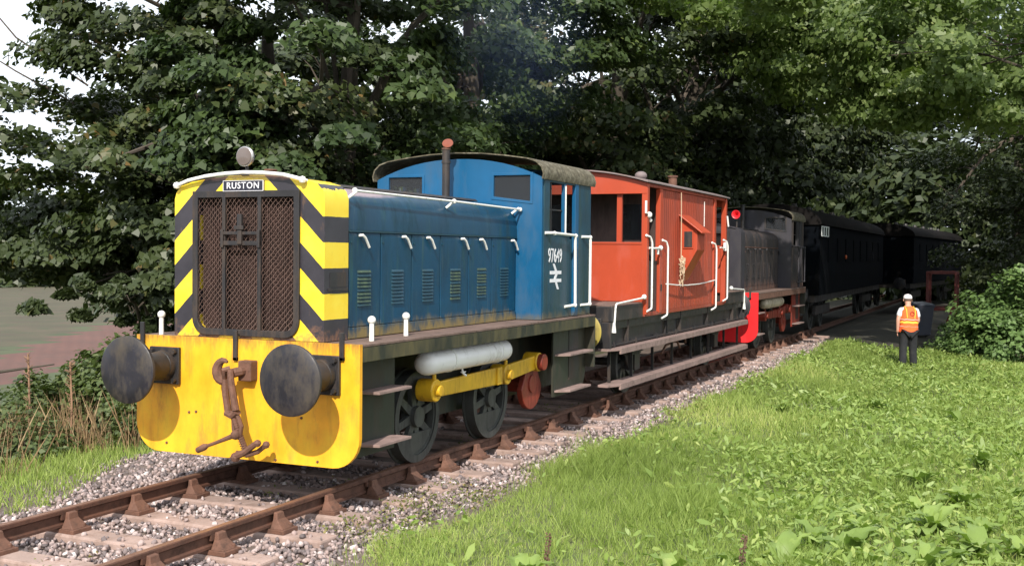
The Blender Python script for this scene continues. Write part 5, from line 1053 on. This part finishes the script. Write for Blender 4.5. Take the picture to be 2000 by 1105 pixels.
for s, ax_, fx in ((-1, (-.122, -.03), (-.13, .12)), (1, (.142, .02), (.15, .17))): skin_obj('boot', dict(a=(ax_[0], ax_[1], .13, .078), b=(ax_[0], ax_[1], .06, .074), c=(fx[0], fx[1], .05, .066)), [('a', 'b'), ('b', 'c')], BOOT, per, 1)
Js = dict(w=(0, .01, 1.0, (.160, .120)), c=(0, .03, 1.24, (.178, .130)), u=(0, .04, 1.37, (.145, .112)), n=(0, .06, 1.44, .070), sl=(-.175, .04, 1.38, .082), el=(-.225, .01, 1.19, .075), sr=(.175, .04, 1.38, .082), er=(.22, .055, 1.19, .075))
skin_obj('shirt', Js, [('w', 'c'), ('c', 'u'), ('u', 'n'), ('u', 'sl'), ('sl', 'el'), ('u', 'sr'), ('sr', 'er')], SHIRT, per, 2)
def loft(rings, n=22):
    mb = MB(); vs = []
    for (cx0, cy0, z, rx, ry) in rings: vs += [(cx0+rx*math.copysign(abs(math.cos(2*PI*k/n))**.8, math.cos(2*PI*k/n)), cy0+ry*math.copysign(abs(math.sin(2*PI*k/n))**.8, math.sin(2*PI*k/n)), z+.008*math.sin(k*2.3+z*9)) for k in range(n)]
    m = len(rings); return mb.add(vs, [(j*n+k, j*n+(k+1) % n, (j+1)*n+(k+1) % n, (j+1)*n+k) for j in range(m-1) for k in range(n)])
vest = loft([(0, .01, .86, .215, .165), (0, .01, .95, .208, .160), (0, .015, 1.08, .200, .152), (0, .03, 1.24, .202, .152), (0, .035, 1.35, .190, .142), (0, .04, 1.41, .150, .120), (0, .055, 1.455, .085, .085)]).build('vest', VEST, per, smooth=True)
for (z0, z1, m, e) in ((.985, 1.01, VSIL, .004), (1.065, 1.105, VYEL, .004), (1.14, 1.158, VSIL, .005)): loft([(0, .016, z0, .208+e, .160+e), (0, .02, (z0+z1)/2, .205+e, .158+e), (0, .024, z1, .203+e, .155+e)]).build('reflective_band', m, vest, smooth=True)
for s in (-1, 1): MB().tube([(s*.085, -.135, 1.18), (s*.095, -.125, 1.28), (s*.10, -.10, 1.38), (s*.10, .02, 1.455)], .012, 6).build('shoulder_stripe', VYEL, vest, smooth=True)
MB().ring([(.03+.052*math.cos(a), 1.285+.052*math.sin(a)) for a in np.linspace(0, 2*PI, 19)[:-1]], [(.03+.036*math.cos(a), 1.285+.036*math.sin(a)) for a in np.linspace(0, 2*PI, 19)[:-1]], 'y', -.135, -.115).build('back_emblem', REDM, vest)
per.rotation_euler = (math.radians(-4), math.radians(2), .42)
cap = MB().lathe([(-.045, .094), (-.01, .098), (.03, .092), (.065, .065), (.082, .01)], (0, .125, 1.665), 'z', 20).build('cap', CAPM, per, smooth=True); MB().prism([(-.07, .19), (.07, .19), (.05, .28), (-.05, .28)], 'z', 1.625, 1.637).build('peak', CAPM, cap)
hair = MB().lathe([(-.06, .07), (-.03, .094), (.005, .0955)], (0, .112, 1.632), 'z', 18).build('hair', paint('grey_brown_hair', (.12, .08, .06), .8), per, smooth=True)
for s in (-1, 1): MB().ball((s*.090, .125, 1.60), .018, 8, 1.5).build('ear', SKIN, body, smooth=True)
MB().ball((0, .222, 1.60), .016, 8, 1.4).build('nose', SKIN, body); 
for s in (-1, 1): MB().ball((s*.032, .205, 1.625), .011, 8).build('eye', BOOT, body)
MB().box(-.025, .025, .203, .209, 1.558, 1.565).build('mouth', REDM, body)
MB().box(-.28, -.20, -.01, .10, .80, .84).build('radio', BOOT, per, bevel=.006) if 0 else None
# exhaust haze above the blue cab
sm = bpy.data.materials.new('exhaust_haze'); sm.use_nodes = True; nt = sm.node_tree; nt.nodes.remove(nt.nodes['Principled BSDF'])
pv = nt.nodes.new('ShaderNodeVolumePrincipled'); pv.inputs['Color'].default_value = (.35, .5, 1, 1)
tcn = nt.nodes.new('ShaderNodeTexCoord'); ln = nt.nodes.new('ShaderNodeVectorMath'); ln.operation = 'LENGTH'; nt.links.new(tcn.outputs['Object'], ln.inputs[0])
mr = nt.nodes.new('ShaderNodeMapRange'); mr.inputs[1].default_value = .95; mr.inputs[2].default_value = .1; mr.inputs[3].default_value = 0; mr.inputs[4].default_value = .02; nt.links.new(ln.outputs['Value'], mr.inputs[0]); nt.links.new(mr.outputs[0], pv.inputs['Density'])
nt.links.new(pv.outputs[0], nt.nodes['Material Output'].inputs['Volume'])
o = MB().ball((0, 0, 0), 1, 16).build('exhaust_smoke', sm); o.location = (-.2, 6.6, 5.2); o.scale = (1.1, 2.0, 1.7); tag(o, 'faint bluish exhaust smoke drifting above the blue cab roof', 'smoke', kind='stuff')
